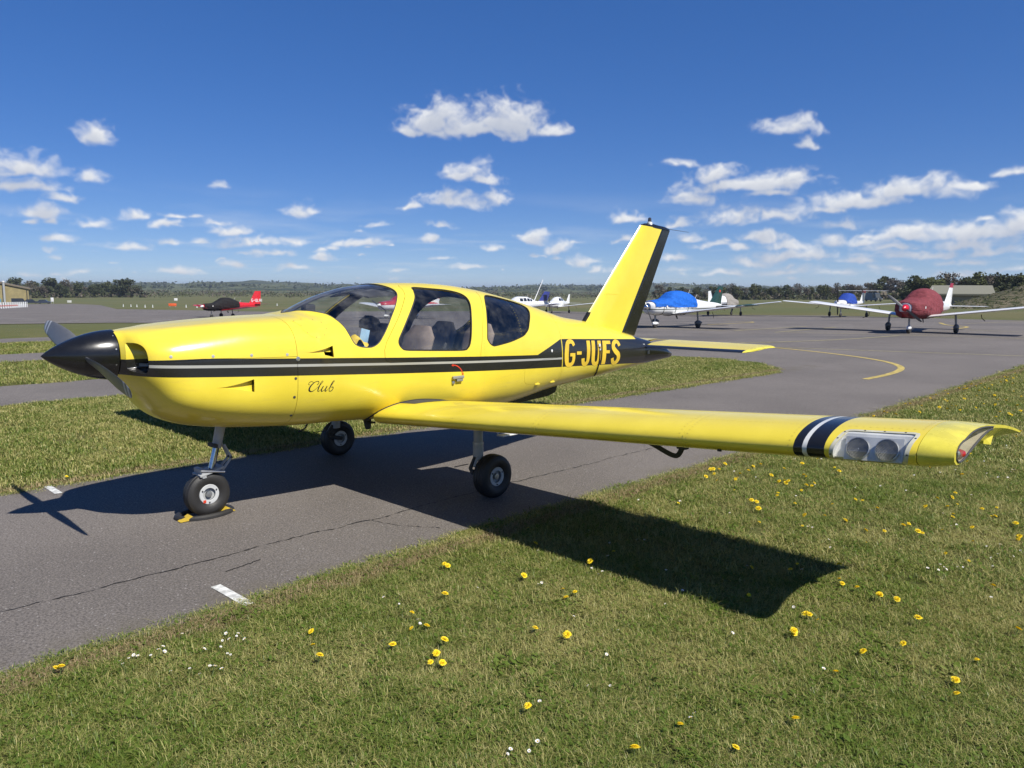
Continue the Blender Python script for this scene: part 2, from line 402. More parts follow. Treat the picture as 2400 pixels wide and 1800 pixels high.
# ---------------------------------------------------------------- fuselage surface of the yellow aircraft
# world frame: X aft from the spinner tip, Y to starboard, Z up from the tarmac
def pchip(xs, ys):
    xs = np.asarray(xs, float); ys = np.asarray(ys, float)
    h = np.diff(xs); d = np.diff(ys) / h
    m = np.zeros_like(xs)
    for i in range(1, len(xs) - 1):
        if d[i-1] * d[i] > 0:
            w1 = 2*h[i] + h[i-1]; w2 = h[i] + 2*h[i-1]
            m[i] = (w1 + w2) / (w1 / d[i-1] + w2 / d[i])
    m[0] = d[0]; m[-1] = d[-1]
    def f(x):
        x = np.asarray(x, float)
        i = np.clip(np.searchsorted(xs, x) - 1, 0, len(xs) - 2)
        t = np.clip((x - xs[i]) / h[i], 0, 1)
        return ((2*t**3 - 3*t**2 + 1) * ys[i] + (t**3 - 2*t**2 + t) * h[i] * m[i]
                + (-2*t**3 + 3*t**2) * ys[i+1] + (t**3 - t**2) * h[i] * m[i+1])
    return f

Z_TOP = pchip([.44,.48,.64,.98,1.34,1.60,1.74,1.80,1.87,1.96,2.19,2.48,2.83,3.10,3.40,3.81,4.20,4.48,5.00,5.24,5.75,6.10,6.50,6.80,7.05,7.40,7.60],
              [1.474,1.478,1.497,1.530,1.552,1.562,1.566,1.580,1.612,1.658,1.742,1.806,1.834,1.837,1.827,1.784,1.717,1.660,1.535,1.478,1.405,1.330,1.245,1.180,1.128,1.040,.945])
Z_BOT = pchip([.44,.47,.52,.58,.68,.80,.95,1.23,1.55,1.75,2.05,2.50,3.00,3.60,4.00,4.30,4.90,5.90,6.90,7.35,7.60],
              [1.140,1.112,1.050,.975,.850,.782,.741,.700,.672,.658,.650,.625,.60,.575,.575,.595,.665,.735,.815,.848,.862])
Z_MID = pchip([.44,.7,1.2,1.8,2.6,3.4,4.4,5.0,6.0,7.0,7.6], [1.30,1.25,1.20,1.16,1.12,1.08,1.04,1.03,1.01,.98,.92])
W_MAX = pchip([.44,.47,.50,.54,.60,.70,.90,1.20,1.60,2.00,2.60,3.20,3.80,4.40,5.00,5.70,6.40,6.90,7.20,7.45,7.60],
              [.19,.245,.33,.405,.452,.492,.53,.565,.597,.622,.643,.640,.598,.510,.405,.300,.212,.160,.130,.100,.066])
N_UP = pchip([.44,.55,.9,1.57,1.74,1.90,2.2,2.6,3.0,3.4,4.0,5.0,6.0,7.6], [2.2,2.3,2.7,3.3,3.2,1.7,1.9,2.2,2.45,2.5,2.45,2.3,2.2,2.2])
Z_DECK = pchip([.44,1.74,1.95,2.3,2.6,3.0,7.6], [1.0,1.566,1.565,1.50,1.40,1.25,1.0])
N_LO = pchip([.44,.7,1.2,1.57,2.5,3.6,4.4,5.2,6.0,7.6], [2.2,2.5,2.9,3.1,3.2,3.0,2.7,2.5,2.4,2.3])

def smooth(a, b, x):
    t = np.clip((x - a) / (b - a), 0, 1)
    return t*t*(3 - 2*t)

def fus(x, ph, off=0.0):
    """point on the skin: x station, ph polar angle in radians (0 = port side, pi/2 = top, pi = starboard)"""
    x = np.asarray(x, float); ph = np.asarray(ph, float)
    c = np.cos(ph); s = np.sin(ph)
    w = W_MAX(x); zc = Z_MID(x)
    up = s >= 0
    h = np.where(up, Z_TOP(x) - zc, zc - Z_BOT(x)); n = np.where(up, N_UP(x), N_LO(x))
    r = ((np.abs(c)/w)**n + (np.abs(s)/h)**n) ** (-1/n)
    hd = np.maximum(Z_DECK(x) - zc, .05)          # the deck that the canopy grows out of
    rd = ((np.abs(c)/w)**3.2 + (np.abs(s)/hd)**3.2) ** (-1/3.2)
    fade = np.where(up, smooth(1.74, 1.80, x) * (1 - smooth(2.7, 3.0, x)) * smooth(0, .12, s), 0)
    e = .03
    r = r + fade * (np.maximum(.5*(r + rd + np.sqrt((r - rd)**2 + e*e)) - .25*e, r) - r)
    # cylinder cheeks of the cowling, above and below the stripe
    side = np.where(c >= 0, ph, np.pi - ph)
    ck = smooth(.55, .78, x) * (1 - smooth(1.15, 1.56, x))
    r = r + ck * (.022*np.exp(-((side - .62)/.22)**2) + .030*np.exp(-((side + .50)/.26)**2))
    r = r + off
    return np.stack([x + 0*r, -r*c, zc + r*s], -1)

def fus_n(x, ph):
    e = 2e-3
    x = np.asarray(x, float)
    xa = np.clip(x - e, .44, 7.6); xb = np.clip(x + e, .44, 7.6)
    du = fus(xb, ph) - fus(xa, ph); dv = fus(x, ph + e) - fus(x, ph - e)
    n = np.cross(du, dv)
    n = n / (np.linalg.norm(n, axis=-1, keepdims=True) + 1e-12)
    return n

# ================================================================ ground
def asphalt_mat():
    m, N = new_mat('asphalt'); pos = N.n('ShaderNodeNewGeometry', _o='Position'); x, y, z = N.xyz(pos)
    ag = N.noise(pos, 75, 5, .8); ag2 = N.noise(pos, 22, 3, .7); big = N.noise(pos, .35, 5, .6); mid = N.noise(pos, 3.2, 5, .65)
    st = N.noise(N.comb(N.m('MULTIPLY', N.m('SUBTRACT', x, y), .02), N.m('MULTIPLY', N.m('ADD', x, y), .22), 0.0), 1.0, 4, .6)
    vo = N.t.nodes.new('ShaderNodeTexVoronoi'); vo.inputs['Scale'].default_value = 120; N.L.new(pos, vo.inputs['Vector'])
    c = N.mix(N.ss(ag, .38, .62), (.088, .078, .069), (.240, .213, .188)); c = N.mix(N.m('MULTIPLY', N.ss(ag2, .45, .75), .45), c, (.085, .076, .068))
    c = N.mix(N.ss(big, .35, .68), c, N.mix(1.0, c, (.80, .80, .80), 'MULTIPLY')); c = N.mix(N.m('MULTIPLY', N.ss(N.noise(pos, 1.3, 6, .7, dist=.6), .60, .74), .25), c, (.080, .072, .065))
    c = N.mix(N.m('MULTIPLY', N.ss(mid, .55, .80), .30), c, (.185, .168, .150))
    c = N.mix(N.m('MULTIPLY', N.ss(st, .52, .70), N.ss(N.m('ADD', x, y), 22, 40, 0, .75)), c, (.082, .079, .077))
    chip = N.m('LESS_THAN', N.xyz(vo.outputs['Color'])[0], .006)
    c = N.mix(N.m('MULTIPLY', chip, .8), c, (.33, .31, .29))
    # moss near the edges of the narrow lane
    e = N.m('ABSOLUTE', N.m('SUBTRACT', N.m('ABSOLUTE', y), 1.86))
    moss = N.m('MULTIPLY', N.ss(e, .45, .0), N.m('MULTIPLY', N.ss(mid, .42, .62), N.m('LESS_THAN', x, 17)))
    c = N.mix(N.m('MULTIPLY', moss, .55), c, (.105, .090, .058))
    h = N.m('ADD', ag, N.m('MULTIPLY', N.noise(pos, 60, 2, .5), .6))
    finish(N, principled(N, c, N.m('MULTIPLY_ADD', ag, .25, .70), 0, 0, bump_of(N, h, .55, .004), .3)); return m
def grass_ground_mat():
    m, N = new_mat('grass_ground'); pos = N.n('ShaderNodeNewGeometry', _o='Position'); x, y, z = N.xyz(pos)
    n1 = N.noise(pos, .8, 6, .62); n2 = N.noise(pos, 14, 5, .65); n3 = N.noise(pos, .02, 4, .55); n4 = N.noise(N.v('MULTIPLY', pos, (1, 1, 1)), 90, 3, .7)
    gr = N.mix(N.ss(n1, .30, .70), (.085, .110, .026), (.155, .145, .050))
    gr = N.mix(N.m('MULTIPLY', N.ss(n2, .45, .75), .6), gr, (.180, .160, .066))
    gr = N.mix(N.m('MULTIPLY', N.ss(n4, .5, .8), .5), gr, (.050, .062, .016))
    far = N.v('LENGTH', N.v('SUBTRACT', pos, (-1.5, -5.8, 0)), o='Value')
    fc = N.mix(N.ss(n3, .35, .65), (.088, .098, .034), (.140, .128, .060))
    bands = N.noise(N.comb(N.m('MULTIPLY', N.m('ADD', N.m('MULTIPLY', x, .7), N.m('MULTIPLY', y, .7)), .018), N.m('MULTIPLY', N.m('SUBTRACT', x, y), .002), 0.0), 1.0, 4, .6)
    fc = N.mix(N.ss(bands, .45, .62), fc, (.105, .115, .048))
    c = N.mix(N.ss(far, 25, 70), gr, fc)
    # straw along the tarmac edges
    e = N.m('ABSOLUTE', N.m('SUBTRACT', N.m('ABSOLUTE', y), 1.92)); nn = N.noise(pos, 5, 4, .6)
    st = N.m('MULTIPLY', N.ss(N.m('ADD', e, N.m('MULTIPLY', N.m('SUBTRACT', nn, .5), .28)), .17, .03), N.m('LESS_THAN', x, 24))
    c = N.mix(N.m('MULTIPLY', st, .85), c, N.mix(n2, (.150, .095, .045), (.26, .195, .10)))
    finish(N, principled(N, c, .9, 0, 0, bump_of(N, N.m('ADD', n2, n4), .8, .03), .15)); return m
M_ASPH = asphalt_mat(); M_GRND = grass_ground_mat()

SLOPE = .014
def gz(x, y):
    """the airfield falls away gently beyond the lanes"""
    if y < 4: return 0.0
    if y < 12: return -SLOPE*(y-4)**2/16
    return max(-SLOPE*(y-8), -SLOPE*312)
def sheet(name, outer, holes, z, mat, step=None):
    V, T, b = triangulate(outer, holes, step or 1e9)
    return mesh_obj(name, [(p[0], p[1], gz(*p) + z) for p in V], [tuple(t) for t in T], mat, None, False)
# ground: one sheet to the horizon
gv = []; gf = []
rad = [0, 5, 10, 15, 20, 25, 30, 36, 44, 55, 70, 90, 120, 160, 210, 280, 330, 400, 600, 1000, 1700, 3000, 6000, 9000]; NA = 120
for i, r_ in enumerate(rad):
    for k in range(NA):
        a = 2*math.pi*k/NA; x, y = -1.5 + r_*math.cos(a), -5.8 + r_*math.sin(a); gv.append((x, y, gz(x, y) - .012 - (.02 if r_ > 14 else 0)))
for i in range(len(rad)-1):
    for k in range(NA): gf.append((i*NA+k, (i+1)*NA+k, (i+1)*NA+(k+1) % NA, i*NA+(k+1) % NA))
tag(mesh_obj('ground', gv, gf, M_GRND, None, False), kind='structure')

def wob(P, amp, seed):
    rr = np.random.default_rng(seed); P = np.asarray(P, float)
    n = rr.normal(0, 1, P.shape); k = np.array([.1, .2, .4, .2, .1])
    for c in (0, 1): n[:, c] = np.convolve(np.pad(n[:, c], 2, mode='wrap'), k, 'valid')
    return P + n*amp
I1 = [(-40,1.86),(-6,1.85),(0,1.84),(3,1.86),(7.5,1.90),(10.2,1.72),(12.8,1.70),(14.2,1.70),(14.75,1.75),(15.5,2.1),(16.45,2.95),(16.95,4.3),(16.5,6.1),(15.6,7.3),(14.4,7.72),(0,7.75),(-40,7.8)]
I2 = [(-40,10.7),(4,10.7),(15,10.8),(16,13.5),(15,17.0),(4,17.1),(-40,17.4)]
I3 = [(-40,20.5),(5,20.4),(15,20.5),(16,24),(15,27.3),(5,27.5),(-40,28)]
I4 = [(-40,31.2),(6,31),(15,31),(18,38),(19.2,47),(17.4,50.3),(11.4,53.8),(-40,66)]
holes = [wob(resample(np.array(p, float), .14 if i == 0 else .6), .05 if i == 0 else .10, 5+i) for i, p in enumerate((I1, I2, I3, I4))]
near = resample(np.array([(-45,-1.90),(-3,-1.90),(2.3,-1.80),(6,-1.88),(12.6,-1.88),(20.7,-1.80),(30,-1.9)]), .14, False); near = wob(near, .055, 3)
rest = [(57,-1.9),(57,8),(61.5,19),(59,30),(62,42),(66,53),(56,68),(45.5,81),(45.5,99),(44,129),(74,231),(94,327),(90,339),(60,352),(-60,352)]
near_x = np.concatenate([near, resample(np.array(rest, float), 3.0, False), resample(np.array([(-60,352),(-60,-1.9),(-45,-1.9)], float), 4.0, False)[1:-1]])
tag(sheet('apron', near_x, holes, 0.0, M_ASPH, 4.0), kind='structure')

M_WLINE = simple('worn_white_line', (.62, .62, .58), .7, var=.35, scale=22)
M_YLINE = simple('worn_yellow_line', (.48, .37, .10), .75, var=.4, scale=9)
M_YLINE2 = simple('faded_yellow_line', (.34, .30, .155), .75, var=.3, scale=5)
M_TARLN = simple('crack_tar', (.012, .011, .010), .8)
def ground_line(name, pts, w, mat, z=.004, cat='marking'):
    P = [(a, b, gz(a, b) + z) for a, b in (resample(np.array(pts, float), 1.0, False) if not isinstance(w, list) else pts)]
    mb = MB(); mb.strip(P, w); o = mb.build(name, mat, None, smooth=False); o['kind'] = 'structure'; return o
ground_line('white_marking', [(.465,-1.48), (.475,-1.885)], .062, M_WLINE); ground_line('white_marking', [(.445,1.50), (.45,1.845)], .06, M_WLINE)
# crack along the lane
rr = np.random.default_rng(4); cp = []
yy = -1.0
for x in np.arange(-1.2, 6.0, .035):
    yy += rr.normal(0, .0075) + (-1.01-yy)*.06; cp.append((x, yy))
w_ = list(np.clip(rr.normal(.0075, .0065, len(cp)), .0006, .020)); ground_line('crack', cp, w_, M_TARLN, .003)
cp = [(.62+.02*k+rr.normal(0,.003), -1.30+.004*k+rr.normal(0,.004)) for k in range(14)]; ground_line('crack', cp, .010, M_TARLN, .003)
for x0, y0, dx_, dy_, n_ in ((1.9, -1.02, .012, -.022, 22), (3.4, -.99, .020, .018, 30), (5.0, .6, .03, .006, 60), (6.3, -1.5, .035, .004, 90)):
    cp = []; a, b = x0, y0
    for k in range(n_): a += dx_ + rr.normal(0, .006); b += dy_ + rr.normal(0, .008); cp.append((a, b))
    ground_line('crack', cp, list(np.clip(rr.normal(.005, .004, n_), .0005, .012)), M_TARLN, .003)
# yellow guide lines
arc = catmull(np.array([(14.75,-.12),(16.0,-.13),(17.3,.02),(18.35,.38),(19.4,1.10),(20.3,2.15),(21.1,3.5),(21.8,5.2),(22.6,8.5),(23.2,13),(23.5,22),(23.7,34)]), .25, False)
ground_line('yellow_guide_line', arc, .15, M_YLINE)
ground_line('yellow_guide_line', catmull(np.array([(21.4,9.4),(22.8,7.6),(24.1,6.6),(27.6,5.45),(32.2,4.8)]), .4, False), .14, M_YLINE2)
ground_line('yellow_guide_line', [(31.4,11.75),(38.4,11.3)], .14, M_YLINE2); ground_line('yellow_guide_line', [(31.1,9.6),(38.4,9.8)], .14, M_YLINE2)
ground_line('yellow_guide_line', catmull(np.array([(33,18.2),(36.8,16.9),(41.5,16.5),(43.0,16.7),(43.9,17.6),(43.6,19)]), .4, False), .16, M_YLINE)
ground_line('yellow_guide_line', catmull(np.array([(40.4,4.95),(42.6,4.95),(44.0,5.3),(45.6,6.6),(48.7,7.8)]), .4, False), .18, M_YLINE)
for p in ([(31.5,9.2),(32.8,4.8),(33.8,.7),(34.2,-1.2)], [(40.2,7.4),(39.9,1.9),(39.8,-1)], [(22.0,5.2),(24.1,-1.1)], [(31.6,17.4),(31.0,12.0)], [(55.4,4.9),(48.6,6.4)]): ground_line('bay_line', p, .11, M_YLINE2)
for p in ([(15.8,74.4),(16.7,66)], [(14.1,55.1),(17.5,58.3)], [(18.2,49.5),(23,55)], [(45,164),(44,146)]): ground_line('faded_marking', p, .25, simple('faded_white%d' % int(p[0][0]), (.26, .25, .23), .8, var=.4, scale=3))

# ================================================================ the yellow aircraft in front
def yellow_paint():
    """yellow enamel with the black band and silver pin line along the side, and the black tail block"""
    m, N = new_mat('yellow_paint_striped')
    pos = N.n('ShaderNodeTexCoord', _o='Object'); x, y, z = N.xyz(pos)
    def line(a, b): return N.m('SUBTRACT', z, N.m('MULTIPLY_ADD', x, b, a))          # > 0 above the line
    step = lambda v: N.m('GREATER_THAN', v, 0.0)
    AND = lambda a, b: N.m('MULTIPLY', a, b); OR = lambda a, b: N.m('MAXIMUM', a, b); NOT = lambda a: N.m('SUBTRACT', 1.0, a)
    hi = line(1.325, -.049); hi2 = N.m('SUBTRACT', z, 1.282)
    below_hi = NOT(AND(step(hi), 1.0)); below_hi = AND(below_hi, NOT(step(hi2)))
    above_lo = step(line(1.195, -.0512))
    band = AND(below_hi, above_lo)
    pin = AND(AND(NOT(step(line(1.276, -.0464))), step(line(1.256, -.0464))), N.m('LESS_THAN', x, 4.868))
    pin = AND(pin, N.m('GREATER_THAN', x, .545))
    diag = step(N.m('SUBTRACT', x, N.m('MULTIPLY_ADD', N.m('SUBTRACT', z, 1.108), 3.44, 4.371)))
    block = AND(AND(diag, NOT(step(line(1.488, -.049)))), above_lo)
    gapl = AND(N.m('GREATER_THAN', x, 4.868), N.m('LESS_THAN', x, 4.884))            # thin yellow line before the letters
    cone = N.m('GREATER_THAN', N.m('ADD', x, N.m('MULTIPLY', N.m('SUBTRACT', z, 1.05), -.45)), 6.60)
    low_cone = N.m('LESS_THAN', line(1.195, -.0512), 0.0)
    cone = AND(cone, NOT(AND(low_cone, N.m('LESS_THAN', x, 6.95))))
    black = OR(AND(OR(band, block), NOT(gapl)), cone)
    n1 = N.noise(pos, 3.0, 5, .6); n2 = N.noise(pos, 40, 4, .65)
    sp = N.v('MULTIPLY', pos, (2.0, 2.0, 14.0)); n3 = N.noise(sp, 3.0, 4, .6)
    yel = N.mix(N.ss(n1, .3, .75), (.730, .580, .048), (.785, .630, .060))
    yel = N.mix(N.m('MULTIPLY', N.ss(n2, .62, .80), .22), yel, (.42, .30, .05))      # oily specks
    yel = N.mix(N.m('MULTIPLY', N.ss(n3, .52, .78), .20), yel, (.46, .36, .10))
    blk = N.mix(n1, (.010, .010, .010), (.022, .021, .019))
    c = N.mix(black, yel, blk)
    c = N.mix(pin, c, (.36, .36, .33))
    r = N.m('MULTIPLY_ADD', n2, .07, .20)
    b = bump_of(N, n1, .06, .02)
    finish(N, principled(N, c, r, 0, .22, b))
    return m
M_FUS = yellow_paint()
def plain_yellow(name, extra=None):
    m, N = new_mat(name)
    pos = N.n('ShaderNodeTexCoord', _o='Object')
    n1 = N.noise(pos, 3.0, 5, .6); n2 = N.noise(pos, 40, 4, .65)
    yel = N.mix(N.ss(n1, .3, .75), (.730, .580, .048), (.785, .630, .060))
    yel = N.mix(N.m('MULTIPLY', N.ss(n2, .62, .80), .22), yel, (.42, .30, .05))
    if extra: yel = extra(N, pos, yel)
    finish(N, principled(N, yel, N.m('MULTIPLY_ADD', n2, .07, .20), 0, .22, bump_of(N, n1, .06, .02)))
    return m
M_YEL = plain_yellow('yellow_paint')
def wing_bands(N, pos, yel):
    x, y, z = N.xyz(pos); a = N.m('ABSOLUTE', y)
    bt = lambda lo, hi: N.m('MULTIPLY', N.m('GREATER_THAN', a, lo), N.m('LESS_THAN', a, hi))
    c = N.mix(bt(4.165, 4.325), yel, (.012, .012, .012))
    return N.mix(bt(4.212, 4.236), c, (.62, .62, .58))
M_WING = plain_yellow('yellow_paint_wing_bands', wing_bands)
M_TIP = simple('yellow_paint_tip', (.69, .60, .070), .28, 0, .3)
M_BLK = simple('black_paint', (.009, .009, .009), .24, 0, .25)
M_MATT = simple('black_matt', (.013, .013, .013), .6)
M_RUB = simple('tyre_rubber', (.022, .021, .020), .55, bump=.3, bscale=90)
M_ALU = simple('aluminium', (.45, .46, .46), .38, .9)
M_GREYP = simple('grey_strut_paint', (.36, .37, .37), .42)
M_STEEL = simple('oleo_steel', (.55, .56, .58), .14, 1.0)
M_WHITE = simple('white_paint', (.74, .74, .72), .3, 0, .2)
M_DKGREY = simple('dark_grey_trim', (.048, .048, .047), .75)
M_RED = simple('red_lens', (.45, .012, .015), .12, 0, .5)
M_REDP = simple('red_paint', (.62, .05, .02), .4)
M_SEAT = simple('taupe_seat_cloth', (.31, .245, .205), .85, bump=.4, bscale=180, var=.2)
M_CLOTH = simple('yellow_cloth', (.72, .52, .06), .8, bump=.5, bscale=30)
M_BLUEP = simple('pale_blue_paper', (.30, .48, .66), .7)
M_PROP = simple('prop_grey', (.105, .108, .108), .45)
M_SILV = simple('silver_trim', (.36, .36, .33), .3, .3)
def glass(name, tint, rough=.0, dirt_haze=.06):
    m, N = new_mat(name)
    t = N.n('ShaderNodeBsdfTransparent', i0=(*tint, 1)); g = N.n('ShaderNodeBsdfGlossy', iRoughness=rough, iColor=(1, 1, 1, 1))
    fc = N.n('ShaderNodeLayerWeight', _o='Facing', i0=.5)
    f2 = N.m('MULTIPLY_ADD', N.m('POWER', fc, 5.0), .92, .07)
    a = N.n('ShaderNodeMixShader', i0=f2, i1=t, i2=g)
    pos = N.n('ShaderNodeTexCoord', _o='Object')
    d = N.n('ShaderNodeBsdfDiffuse', iColor=(.6, .6, .58, 1))
    dn = N.m('MULTIPLY', N.ss(N.noise(pos, 7, 5, .65), .35, .8), dirt_haze)  # diffuse grime film; on the windscreen it also paints in whitish reflection haze
    finish(N, N.n('ShaderNodeMixShader', i0=dn, i1=a, i2=d))
    return m
M_GLASS = glass('cabin_glass', (.93, .94, .94), .0, .10)
M_TINT = glass('tinted_cabin_glass', (.82, .83, .83), .0, .055)
M_LENS = glass('lamp_cover_glass', (.95, .95, .93), .05, .10)

AC = empty('yellow_aircraft')
tag(AC, 'large yellow low-wing light aircraft in front with black side band and black spinner', 'aircraft')

KPH = .62                                             # metres per radian, to make outlines roughly metric
def fus_surf(V, d):
    x = V[:, 0]; ph = V[:, 1]/KPH
    N_ = fus_n(x, ph); return fus(x, ph) + N_*d, N_
def deg(P): return np.array([(a, R(b)*KPH) for a, b in P])
def mirror(P): return np.array([(a, math.pi*KPH - b) for a, b in P])[::-1]
def fus_at(d): return lambda V, dd: fus_surf(V, d + dd)

# --- outlines in (x, polar angle)
WS_P = [(1.775,88.6),(1.833,77.7),(1.896,68.9),(1.951,59.4),(2.008,50.7),(2.034,41.4),(2.046,32.1),(2.052,25.3),(2.075,18.2),(2.123,15.3),(2.204,14.5),(2.261,15.3),(2.329,18.9),(2.411,26.9),(2.513,38.3),(2.602,47.6),(2.690,58.0),(2.712,63.4),(2.708,68.2),(2.682,75.4),(2.661,83.7)]
ws = deg(WS_P)
ws_full = np.concatenate([ws, mirror(deg(WS_P[1:]))])
ws_full = catmull(ws_full, .02)
DW_P = [(2.938,68.0),(3.122,66.0),(3.295,64.6),(3.410,62.3),(3.465,59.3),(3.482,55.5),(3.470,50.0),(3.415,39.2),(3.376,29.4),(3.349,21.5),(3.326,16.6),(3.297,13.9),(3.247,12.2),(3.022,11.9),(2.758,12.0),(2.58,12.2),(2.535,13.8),(2.514,16.5),(2.518,20),(2.554,24.7),(2.645,34.7),(2.737,43.9),(2.806,50.5),(2.855,55.8),(2.895,62.4)]
dw = catmull(deg(DW_P), .018)
RW_P = [(3.781,62.2),(3.840,65.5),(3.927,66.8),(4.199,67.8),(4.365,66.9),(4.440,63),(4.437,57.5),(4.386,49.7),(4.316,41.2),(4.271,35.2),(4.220,31),(4.138,26.6),(3.929,20.6),(3.70,16.4),(3.645,16.2),(3.605,17.8),(3.579,20.5),(3.572,23.5),(3.617,37.9),(3.685,50.7),(3.735,57.5)]
rw = catmull(deg(RW_P), .018)
DR_P = [(2.83,74),(2.806,70),(2.800,66.6),(2.785,61.9),(2.756,56.4),(2.711,51.9),(2.584,38.6),(2.470,27.2),(2.389,18.3),(2.355,12.5),(2.352,7.4),(2.366,4.6),(2.40,2.9)]
DR_Q = [(3.43,3.7),(3.455,4.2),(3.460,6.0),(3.480,15.6),(3.529,31.2),(3.59,42),(3.647,51.7),(3.706,61.3),(3.735,68.2),(3.73,74)]
door = np.concatenate([resample(deg(DR_P), .02, False), resample(deg(DR_Q), .02, False)]); door = resample(door, .03)
HT_P = [(4.148,-6),(4.150,-15),(4.165,-20.5),(4.21,-23.8),(4.70,-32),(4.80,-31),(4.838,-26),(4.852,-14),(4.852,3),(4.50,2.0),(4.30,-2.5),(4.19,-5)]
hatch = resample(deg(HT_P), .03)

# flush intakes cut into the skin (outline: upper edge forwards to back, then lower edge back to front)
def scoop_outline(x0, x1, z, h):
    def at_(x, zz):
        ph = 0.0
        for _ in range(12): ph += (zz - fus(x, ph)[2])/.65
        return (x, ph*KPH)
    ts = np.linspace(0, 1, 12); prof = lambda t: h*(.03 + .97*t**1.7)/2
    return np.array([at_(x0+(x1-x0)*t, z+prof(t)) for t in ts] + [at_(x0+(x1-x0)*t, z-prof(t)) for t in ts[::-1]])
SC1 = scoop_outline(.945, 1.225, 1.066, .095); SC2 = scoop_outline(1.645, 1.880, 1.285, .092)

# --- skin panels
XS = 1.570
def seam(x): return R(float(np.interp(x, [.44,.544,.936,1.559], [.2,.2,6.1,8.4])))*KPH
PI_ = math.pi*KPH
def ring(x0, x1, a0=-90, a1=270, step=.03):
    return resample(np.array([(x0, R(a0)*KPH), (x1, R(a0)*KPH), (x1, R(a1)*KPH), (x0, R(a1)*KPH)]), step)
INL = catmull(deg([(.468,25),(.490,22.5),(.515,18.5),(.533,13),(.541,6),(.543,-3),(.541,-10),(.527,-14.5),(.498,-17),(.468,-19),(.462,-5),(.463,12)]), .008)
nose = panel('nose_bowl', ring(.44, .602, step=.015), [INL, mirror(INL)], fus_surf, M_FUS, AC, .012, 0)
xs = np.arange(.602, XS, .03)
ucow = np.array([(x, seam(x) + .0015) for x in xs] + [(XS-.0015, seam(XS)+.0015)] + [(XS-.0015, b) for b in np.linspace(seam(XS)+.03, PI_-seam(XS)-.03, 50)]
                + [(x, PI_-seam(x)-.0015) for x in [XS-.0015] + list(xs[::-1])])
ucow = np.concatenate([ucow, np.array([(.602, b) for b in np.linspace(PI_-seam(.602)-.03, seam(.602)+.03, 50)])])
upc = panel('upper_cowling', ucow, [], fus_surf, M_FUS, AC, .022, .010)
lcow = np.array([(x, -PI_-seam(x)+.0015) for x in xs] + [(XS-.0015, b) for b in np.linspace(-PI_-seam(XS)+.0015, seam(XS)-.0015, 60)]
                + [(x, seam(x)-.0015) for x in xs[::-1]])
lcow = np.concatenate([lcow, np.array([(.602, b) for b in np.linspace(seam(.602)-.03, -PI_-seam(.602)+.03, 60)])])
loc_ = panel('lower_cowling', lcow, [SC1, np.array([(p[0], -math.pi*KPH - p[1]) for p in SC1])[::-1]], fus_surf, M_FUS, AC, .022, .010)
body = panel('fuselage_body', ring(XS+.0015, 4.8745), [ws_full, door, mirror(door), rw, mirror(rw), hatch, SC2, mirror(SC2)], fus_surf, M_FUS, AC, .035, .012)
tails = panel('tail_fuselage', ring(4.8775, 6.86), [], fus_surf, M_FUS, AC, .035, .010)
tcone = panel('tail_cone', ring(6.8625, 7.6, step=.02), [], fus_surf, M_FUS, AC, .025, .0)
P_end = fus(np.full(40, 7.6), np.linspace(0, 2*math.pi, 41)[:-1])
mesh_obj('cap', list(P_end) + [P_end.mean(0) + np.array([.012, 0, 0])], [(i, (i+1) % 40, 40) for i in range(40)], M_BLK, tcone)
hpan = panel('baggage_hatch', offset_poly(hatch, .003), [], fus_surf, M_FUS, AC, .035, .010)
for k, zz in enumerate((4.42, 4.74)):
    pt = fus(zz, R(-27.2 if k == 0 else -31.5)) ; MB().box(pt + np.array([0, -.006, 0]), (.07, .012, .018), bev=.004).build('hinge', M_YEL, hpan)

